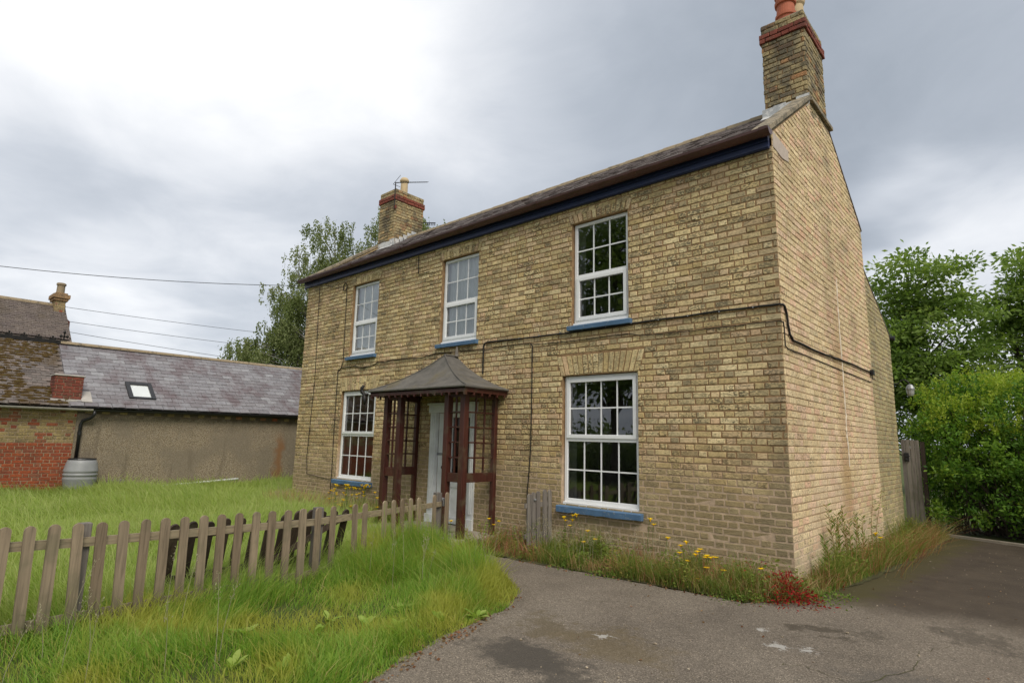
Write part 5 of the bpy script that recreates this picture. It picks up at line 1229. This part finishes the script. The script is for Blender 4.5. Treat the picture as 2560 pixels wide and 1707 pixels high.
V, F = leafcloud(LEAFY[0], LEAFY[1], len(LEAFY[0]), .042, .38); tag(npmesh('bed_weeds', V, [F], 'bed_green', np.repeat(LEAFY[2], 4)), 'small leafy weeds among the grass along the house walls', 'weeds', kind='stuff')
# birch behind the far end of the house
tree('birch_tree', 'tall weeping birch rising behind the left end of the house', 'tree', (-20.9, 7.6, GZ), 11,
     [(-19.2, 8.5, 10.5, 1.3, 1.3, 1.6), (-20.6, 6.2, 9.5, 1.1, 1.1, 1.6), (-22.2, 3.7, 4.4, 1.1, .9, 1.0), (-18.4, 9.6, 10.0, 1.2, 1.2, 1.5), (-20.9, 5.6, 7.7, 1.5, 1.5, 1.2), (-21.2, 5.4, 6.4, 1.9, 1.7, 1.3), (-21.6, 4.4, 4.9, 1.5, 1.3, 1.2), (-20.2, 7.6, 7.4, 2.0, 2.0, 1.6), (-20.8, 6.6, 4.6, 2.2, 2.0, 1.5), (-21.3, 5.4, 3.4, 1.5, 1.4, .8), (-18.8, 9.6, 8.3, 1.3, 1.5, 1.6)],
     400, 112000, .094, .62, 'birch_leaf', 'birch_bark', crad=.34, droop=1.0, trunk_r=.15, seed=3, top=(-20.7, 6.4, 9.2), extra_stems=[((-20.9, 7.6, 3), (-19.3, 8.7, 10.0)), ((-20.9, 7.6, 2.5), (-21.0, 5.4, 7.4))])
tree('round_tree', 'low bright green tree peeping over the outbuilding ridge', 'tree', (-25.5, 5.6, GZ), 4.5, [(-25.3, 5.0, 3.9, 1.1, .9, .9), (-25.2, 6.0, 4.1, 1.2, 1.0, .9), (-24.8, 7.0, 3.8, 1.2, 1.0, .8)], 60, 9000, .13, .6, 'lime_leaf', 'bark', crad=.30, trunk_r=.10, seed=4)
tree('dark_tree', 'dark green bush beneath the weeping birch', 'tree', (-24.2, 8.0, GZ), 4, [(-24.0, 7.4, 3.3, 1.4, 1.2, 1.2), (-23.6, 9.0, 3.6, 1.4, 1.4, 1.3)], 50, 8000, .12, .55, 'tree_leaf', 'bark', crad=.32, trunk_r=.10, seed=5)
# trees beyond the drive on the right
tree('broadleaf_tree', 'green broadleaved tree behind the gable, nearer the house', 'tree', (-1.2, 18.5, GZ), 8,
     [(-.8, 17.4, 6.9, 1.3, 1.4, 1.3), (-1.7, 17.5, 6.0, 1.5, 1.6, 1.4), (-.3, 17.5, 5.6, 1.4, 1.5, 1.2), (-1.4, 17.5, 4.4, 1.6, 1.6, 1.1), (.3, 17.9, 4.4, 1.1, 1.4, .9), (-1.2, 17.5, 3.2, 1.5, 1.4, .8), (-2.6, 18.5, 5.0, 1.6, 1.5, 1.5), (.2, 18, 3.0, 1.6, 1.4, 1.2), (-2.2, 18, 2.6, 1.5, 1.4, 1.2)],
     210, 30000, .18, .46, 'tree_leaf', 'bark', crad=.25, trunk_r=.16, seed=6, flat=.5, group='trees beyond the drive')
tree('broadleaf_tree', 'green broadleaved tree farther from the gable with open crown', 'tree', (2.6, 20.0, GZ), 8,
     [(2.6, 19.2, 7.4, 1.2, 1.3, 1.3), (2.0, 19.2, 6.2, 1.3, 1.4, 1.1), (3.3, 19.6, 6.2, 1.5, 1.4, 1.4), (1.5, 19.2, 5.0, 1.0, 1.2, .9), (3.0, 19.6, 4.8, 1.5, 1.4, 1.0), (1.2, 18.8, 5.9, .8, .9, .5), (4.6, 20, 6.4, 1.6, 1.5, 1.8), (2.4, 19.5, 3.6, 2.0, 1.4, 1.0), (4.4, 20, 3.8, 1.8, 1.4, 1.4)],
     180, 27000, .18, .46, 'tree_leaf', 'bark', crad=.25, trunk_r=.18, seed=8, flat=.5, group='trees beyond the drive', extra_stems=[((2.6, 20, 2.2), (1.4, 19.0, 5.6))])
# big glossy shrub at the edge of the drive
def shrub():
    s = thing('large_shrub', 'large dense green shrub with lime new growth at the edge of the drive', 'shrub', (2.0, 7.6, GZ))
    bl = [(.48, 7.3, 1.45, .46, .45, .95), (.62, 6.72, .62, .34, .36, .80), (.58, 7.2, .7, .35, .35, .8), (.80, 6.95, 1.2, .5, .5, .95), (1.45, 6.75, .8, .7, .6, 1.0), (1.1, 7.5, 1.6, .85, .7, 1.05), (2.1, 7.2, 1.45, 1.1, .85, 1.15), (1.5, 7.6, .75, .85, .75, .9), (2.4, 6.7, .7, 1.0, .75, .85), (3.5, 6.6, 1.3, 1.2, 1.0, 1.4), (.75, 7.8, 1.05, .55, .6, 1.0), (4.8, 6.2, 1.2, 1.2, 1.0, 1.3), (1.6, 8.2, 1.7, .9, .8, .9), (3.0, 7.8, 1.7, 1.3, 1.0, 1.1)]
    cen = []
    for b_ in bl:
        k = int(120*b_[3]*b_[5]); d_ = rng.normal(size=(k, 3)); d_ /= np.linalg.norm(d_, axis=1)[:, None]; cen.append(np.array(b_[:3])+d_*(rng.uniform(.5, 1.06, k)**.6)[:, None]*np.array(b_[3:6]))
    cen = np.concatenate(cen); cen = cen[cen[:, 2] > GZ+.05]
    m = MB()
    for c in cen[::4]: a = Vector((2.0+rng.normal(0, .5)+.5*(c[0]-2), 7.6+.4*(c[1]-7.6), GZ)); b_ = Vector(c); m.tube([a, a.lerp(b_, .5)+Vector((0, 0, .1)), b_], [.02, .012, .004], 4, cap=False)
    m.build('stems', 'bark', s)
    per = 46; n = len(cen)*per; C_ = np.repeat(cen, per, 0)
    dirs = np.repeat(np.stack([rng.normal(0, .6, len(cen)), rng.normal(-.25, .5, len(cen)), np.abs(rng.normal(.5, .4, len(cen)))], 1), per, 0); t = rng.random(n)
    off = dirs*(t*.26)[:, None]+rng.normal(0, .055, (n, 3)); ax = dirs*.5+rng.normal(0, .75, (n, 3)); V, F = leafcloud(C_+off, ax, n, .075, .45)
    cr = np.clip(np.repeat(rng.random(len(cen))*.6, per)+.3*t+rng.normal(0, .08, n), 0, .999)
    o = npmesh('foliage', V-np.array(WL[s]), [F], 'shrub_leaf', np.repeat(cr, 4)); o.parent = s
    # upright lime shoots over the top
    sh = []; 
    for b_ in bl:
        k = int(95*b_[3]); a = rng.uniform(0, 2*math.pi, k); r_ = np.sqrt(rng.random(k))*.98
        sh.append(np.stack([b_[0]+np.cos(a)*r_*b_[3], b_[1]+np.sin(a)*r_*b_[4], b_[2]+b_[5]*np.sqrt(np.clip(1-r_**2, 0, 1))*.98], 1))
    sh = np.concatenate(sh); sh = sh[(sh[:, 2] > 1.45)]; per = 30; n = len(sh)*per
    ln = np.repeat(rng.uniform(.12, .34, len(sh)), per); dr_ = np.repeat(np.stack([rng.normal(0, .25, len(sh)), rng.normal(-.05, .25, len(sh)), np.ones(len(sh))], 1), per, 0); t = rng.random(n)
    C_ = np.repeat(sh, per, 0)+dr_*(t*ln)[:, None]+rng.normal(0, .02, (n, 3)); ax = dr_*.5+rng.normal(0, .6, (n, 3)); V, F = leafcloud(C_, ax, n, .055, .45)
    o = npmesh('new_shoots', V-np.array(WL[s]), [F], 'shrub_tip', np.repeat(rng.random(n), 4)); o.parent = s
shrub()
# trees on the far side of the drive, behind the viewer: the right hand windows mirror them
tree('garden_tree', 'tall dark broadleaved tree facing the house, mirrored in the right hand windows', 'tree', (-9.3, -11.2, GZ), 10, [(-9.2, -10.8, 7.4, 2.1, 1.8, 2.4), (-10.4, -10.9, 5.0, 1.7, 1.6, 1.7), (-8.0, -10.8, 5.0, 1.7, 1.6, 1.9), (-9.2, -10.6, 3.8, 1.8, 1.5, .9), (-9.0, -11, 9.3, 1.5, 1.5, 1.4)], 120, 9500, .26, .5, 'tree_leaf', 'bark', crad=.45, trunk_r=.24, seed=11)
tree('garden_tree', 'low dark laurel mass at the foot of the tall tree facing the house', 'tree', (-9.0, -12.4, GZ), 3, [(-10.8, -12.2, .6, 1.9, 1.0, 1.1), (-7.6, -12.2, .7, 1.7, 1.0, 1.0), (-5.0, -12.6, .6, 1.6, 1.0, 1.2)], 90, 12000, .22, .45, 'tree_leaf', 'bark', crad=.35, trunk_r=.10, seed=12)

# ---- single plants
def copy_tree(o, parent=None, loc=None, rz=0.0, sc=1.0):
    c = o.copy(); col.objects.link(c); c.parent = parent
    if loc is not None: c.location = loc; c.rotation_euler = (0, 0, rz); c.scale = (sc, sc, sc)
    for ch in o.children: copy_tree(ch, c)
    return c
def flower(hgt, seed):
    rs = random.Random(seed); f = thing('yellow_flower', 'yellow daisy like weed flower on a thin stem', 'flower', (0, 0, 0), 'yellow flowers')
    m = MB(); bx_, by_ = rs.uniform(-.05, .05), rs.uniform(-.05, .05); m.tube([(0, 0, 0), (bx_*.4, by_*.4, hgt*.6), (bx_, by_, hgt)], .0022, 4); m.build('stem', 'weed_leaf', f)
    m = MB(); c = Vector((bx_, by_, hgt)); n = 12
    for k in range(n):
        t = 2*math.pi*k/n+rs.uniform(-.1, .1); u = Vector((math.cos(t), math.sin(t), .25+rs.uniform(-.1, .15))); s = Vector((-math.sin(t), math.cos(t), 0))*.0065
        m.add([c, c+u*.012+s, c+u*.026+s*.8, c+u*.026-s*.8, c+u*.012-s], [(0, 1, 2, 3, 4)])
    m.lathe([(.003, -.012), (.008, -.006), (.009, .003), (.004, .007)], c, 8); m.build('flower_head', 'petal', f); return f
protos = [flower(h_, i) for i, h_ in enumerate((.30, .38, .25, .44))]
rf_ = random.Random(9); spots = []
def fl_at(px, py, plane, val):                        # flower heads where the photograph shows them: on a plane parallel to the wall
    d_ = pdir(px, py); i = 'xyz'.index(plane); k = (val-CAM[i])/d_[i]; return CAM+d_*k
Z8 = lambda a, b_: (1200+a*.57823, 1200+b_*.57823); Z3 = lambda a, b_: (800+a*.35067, 850+b_*.35067)
for a, b_ in [(45, 165), (42, 192), (65, 175), (362, 172), (385, 173), (412, 155), (443, 150), (400, 196), (375, 160), (480, 222), (437, 262), (507, 254), (792, 250), (893, 285), (925, 271), (938, 297), (883, 317), (967, 311), (965, 323), (985, 336), (1002, 327), (1018, 338), (968, 336), (910, 350), (1032, 386), (963, 372), (972, 424), (740, 190), (718, 168), (1238, 388)]:
    yv = -.25 if b_ < 200 else (-.45 if b_ < 300 else -.55); spots.append(fl_at(*Z8(a, b_), 'y', yv))
for a, b_ in [(1712, 228), (1718, 247)]: spots.append(fl_at(*Z8(a, b_), 'x', .35))
for i in range(48):
    a = rf_.triangular(0, 450, 120); b_ = rf_.uniform(1030, 1190); spots.append(fl_at(*Z3(a, b_), 'y', rf_.uniform(-1.0, -.3)))
for a, b_ in [(655, 1325), (660, 1345), (795, 1405), (918, 1290), (90, 1510)]: spots.append(fl_at(*Z3(a, b_), 'y', -1.6))
for i, p in enumerate(spots):
    hgt = p.z-GZ
    if hgt < .08: p = Vector((p.x, p.y, GZ+.12)); hgt = .12
    pr_ = protos[i % 4]; h0 = (.30, .38, .25, .44)[i % 4]
    o = pr_ if i < 4 else copy_tree(pr_, None, (0, 0, 0))
    o['label'] = ('yellow weed flower beside the right post of the porch' if i < 3 else 'yellow weed flower in the bed below the large ground floor window' if i < 12 or i in (27, 28) else 'yellow weed flower in the bed between the large ground floor window and the house corner' if i < 30 else 'yellow weed flower at the foot of the gable among the willowherbs' if i < 32 else 'yellow weed flower in the patch below the small ground floor window left of the porch' if i < 80 else 'yellow weed flower growing near the gate end of the picket fence')
    o.location = (p.x, p.y, GZ); s = hgt/h0; o.scale = (1.05, 1.05, s); o.rotation_euler = (0, 0, rf_.uniform(0, 6.28))
    for ch in o.children:
        if ch.name.startswith('flower_head'): ch.scale = (1.2, 1.2, 1.0)
# red leaved weed at the corner
def leafy(name, label, cat, c, n, rad, hgt, size, asp, m, group=None, flat=.9):
    t = thing(name, label, cat, c, group); q = rng.normal(size=(n, 3))*np.array([rad, rad, 0]); q[:, 2] = rng.beta(1.3, 1.7, n)*hgt*np.exp(-((q[:, 0]**2+q[:, 1]**2)/(rad*rad*3)))
    ax = q*np.array([1, 1, .4])+rng.normal(0, rad*.7, (n, 3)); V, F = leafcloud(q, ax, n, size, asp); o = npmesh('foliage', V, [F], m, np.repeat(rng.random(n), 4)); o.parent = t
    mm = MB()
    for k in range(10): a = Vector(tuple(q[k])); mm.tube([(a.x*.6, a.y*.6, 0), tuple(a)], .0016, 4)
    put(bpy.data.objects.new('stems', mm.mesh('stems', 'dry_stem')), t, WL[t]); return t
leafy('red_leaved_weed', 'crimson leaved weed clump at the corner of the house', 'weed', (.04, -.42, GZ), 1500, .135, .30, .036, .42, 'red_leaf')
leafy('red_leaved_weed', 'thin reddish weed sprays beside the crimson clump against the front wall', 'weed', (-.30, -.42, GZ), 420, .20, .42, .026, .3, 'red_leaf')
leafy('red_leaved_weed', 'small crimson sprig at the foot of the gable wall', 'weed', (.20, .55, GZ), 120, .06, .24, .030, .35, 'red_leaf')
for i, (x, y) in enumerate(((-.42, -.70), (-.25, -.72), (-1.75, -.80), (-1.6, -.78), (.24, -.25), (.28, .05), (-2.3, -.85))):
    leafy('clover_clump', ('green clover clump on the wall side of the crimson weed', 'green clover clump on the wall side of the crimson weed', 'green clover clump edging the drive right of the big window', 'green clover clump edging the drive right of the big window', 'green clover clump on the gable side of the crimson weed', 'green clover clump on the gable side of the crimson weed', 'green clover clump edging the drive below the big window')[i], 'weed', (x, y, GZ), 260, .10, .11, .022, .8, 'weed_leaf', 'clover clumps')
# upright willowherbs against the gable
for i, (x, y, h_, lb) in enumerate(((.22, .42, .62, 'slender willowherb with few leaves at the foot of the gable'), (.18, 1.10, .86, 'tall reddish stemmed willowherb at the foot of the gable, taller of a pair'), (.24, 1.35, .80, 'bushy willowherb against the gable, shorter of a pair'), (.22, 2.55, 1.05, 'tallest willowherb with drooping leafy top against the gable'), (.20, 2.1, .75, 'thin willowherb between the bushy pair and the tallest one'))):
    t = thing('willowherb', lb, 'weed', (x, y, GZ)); m = MB(); V_, ax_ = [], []
    for k in range(4 if i in (1, 2) else 2):
        bx_ = random.uniform(-.09, .09); by_ = random.uniform(-.09, .09); hh = h_*random.uniform(.75, 1)
        P3 = [Vector((bx_*.4, by_*.4, 0)), Vector((bx_*.8, by_*.8, hh*.5)), Vector((bx_*1.3+(.05 if i == 3 else 0), by_*1.3, hh))]; m.tube(P3, [.005, .004, .002], 5)
        for j in range(60):
            s = .15+.85*j/60; p = P3[0].lerp(P3[1], s*2) if s < .5 else P3[1].lerp(P3[2], s*2-1); a = random.uniform(0, 6.28); V_.append(tuple(p)); ax_.append((math.cos(a), math.sin(a), .9 if i != 3 else -.3))
    put(bpy.data.objects.new('stems', m.mesh('stems', 'dry_stem')), t, WL[t]); V, F = leafcloud(np.array(V_), np.array(ax_), len(V_), .065, .2); o = npmesh('leaves', V, [F], 'bed_green', np.repeat(rng.random(len(V_))*.95, 4)); o.parent = t
# broad leaved docks in the verge
for i, (x, y) in enumerate(((-1.45, -4.5), (-1.62, -4.28), (-2.1, -4.25), (-1.9, -4.95), (-1.75, -4.15), (-1.95, -4.5), (-1.6, -4.75), (-1.85, -3.7), (-2.05, -3.85), (-1.72, -3.35), (-2.35, -4.0), (-2.2, -3.4), (-1.62, -3.05), (-2.5, -4.6), (-2.55, -2.9))):
    t = thing('dock_plant', 'broad leaved light green dock growing in the verge grass', 'weed', (x, y, GZ), 'docks in the verge'); m = MB()
    for k in range(random.randint(7, 11)):
        a = random.uniform(0, 6.28); L_ = random.uniform(.07, .15); el = random.uniform(.6, 1.25); u = Vector((math.cos(a)*math.cos(el), math.sin(a)*math.cos(el), math.sin(el))); s = Vector((-math.sin(a), math.cos(a), 0)); up = s.cross(u)*-1
        prev = None; v = []
        for j, (tt, ww) in enumerate(((.0, .004), (.25, .005), (.35, .018), (.55, .026), (.8, .018), (1.0, .002))):
            p = u*(L_*tt*1.25)+Vector((0, 0, -.10*tt*tt*L_*4)); v += [p-s*ww, p-Vector((0, 0, ww*.25)), p+s*ww]
        m.add(v, [(3*j+c_, 3*j+c_+1, 3*j+c_+4, 3*j+c_+3) for j in range(5) for c_ in range(2)], random.random())
    m2 = m.mesh('leaves', 'dock_leaf', True); o = bpy.data.objects.new('leaves', m2); put(o, t, WL[t])
# flowering grass heads: cocksfoot in the verge, pale quaking heads in the bed
def seedheads(name, label, P_, m, size, hts, spread):
    Vv, Ax = [], []; mb = MB()
    for (x, y), h_ in zip(P_, hts):
        lx, ly = random.uniform(-.25, .25)*h_, random.uniform(-.25, .25)*h_; pts = [Vector((x+lx*t*t, y+ly*t*t, GZ+h_*t)) for t in (0, .35, .7, 1)]; mb.tube(pts, [.0022, .002, .0015, .001], 4, cap=False, r=.3)
        for j in range(26):
            t = random.uniform(.72, 1.03); p = Vector((x+lx*t*t, y+ly*t*t, GZ+h_*t)); a = random.uniform(0, 6.28); Vv.append(tuple(p+Vector((math.cos(a), math.sin(a), 0))*random.random()*spread*(1.25-t)*3)); Ax.append((math.cos(a)*.5, math.sin(a)*.5, .8))
    k0 = len(mb.v); V, F = leafcloud(np.array(Vv), np.array(Ax), len(Vv), size, .35); mb.add(V.tolist(), F.tolist(), .5)
    o = mb.build(name, m); tag(o, label, 'grass', kind='stuff')
P_ = [(random.uniform(-3.3, -1.9), random.uniform(-6.3, -4.9)) for _ in range(14)]+[(random.uniform(-3.4, -2.2), random.uniform(-3.2, -1.9)) for _ in range(12)]
seedheads('seeding_grass', 'tall flowering grass heads in the verge by the fence', P_, 'pale_seed', .014, [random.uniform(.35, .6) for _ in P_], .018)
P_ = [(random.uniform(-3.4, -.9), random.uniform(-.75, -.15)) for _ in range(70)]+[(random.uniform(-10, -7), random.uniform(-1, -.3)) for _ in range(50)]
seedheads('pale_seed_heads', 'pale airy seed heads among the weeds along the front wall', P_, 'pale_seed', .016, [random.uniform(.28, .5) for _ in P_], .05)
x = np.concatenate([rng.uniform(.3, .75, 160), rng.uniform(.2, .7, 160)]); y = np.concatenate([rng.uniform(3.6, 5.8, 160), rng.uniform(1.5, 4.5, 160)])
tag(blades('arching_grass', x, y, rng.uniform(.35, .65, 320), rng.uniform(.003, .005, 320), rng.uniform(.6, 1.3, 320), 'dry_stem', az=rng.normal(-.3, .7, 320), rnd=rng.choice([0, .78, .99, .4, .7], 320)), 'arching straw coloured grass by the rear part of the gable', 'grass', kind='stuff')
# leaf litter on the edge of the drive and loose grit
lt = []
for i in range(420):
    if i < 260: s = random.random(); y = -4.9+s*2.6; x = np.interp(y, [-6, -4.45, -3.41, -2.1], [-.75, -1.13, -1.48, -1.95])+random.gauss(.05, .05)
    elif i < 360: x = random.uniform(-3, .2); y = np.interp(x, [-3, -.2, .3], [-.98, -.82, -.3])+random.gauss(-.04, .04)
    else: x = random.uniform(-1, 2.4); y = random.uniform(-4, 2)
    lt.append((x, y, GZ+.008))
lt = np.array(lt); n = len(lt); a = rng.uniform(0, 6.28, n); V, F = leafcloud(lt, np.stack([np.cos(a), np.sin(a), rng.uniform(-.1, .35, n)], 1), n, .032, .55)
tag(npmesh('leaf_litter', V, [F], 'litter', np.repeat(rng.random(n), 4)), 'brown fallen leaves along the edges of the drive', 'leaves', kind='stuff')

n = 700; gx = rng.uniform(-1.6, 3.0, n); gy = rng.uniform(-4.6, 5.0, n); kk = inpoly(gx, gy, drive); gx, gy = gx[kk], gy[kk]; m = MB()
for x, y in zip(gx, gy):
    r_ = random.uniform(.002, .006)*(1+random.random()**6*2); m.lathe([(r_*.7, 0), (r_, r_*.4), (r_*.5, r_*.9)], (x, y, GZ), 5, random.random())
tag(m.build('grit', 'pebbledash'), 'loose grit scattered over the drive', 'grit', kind='stuff')
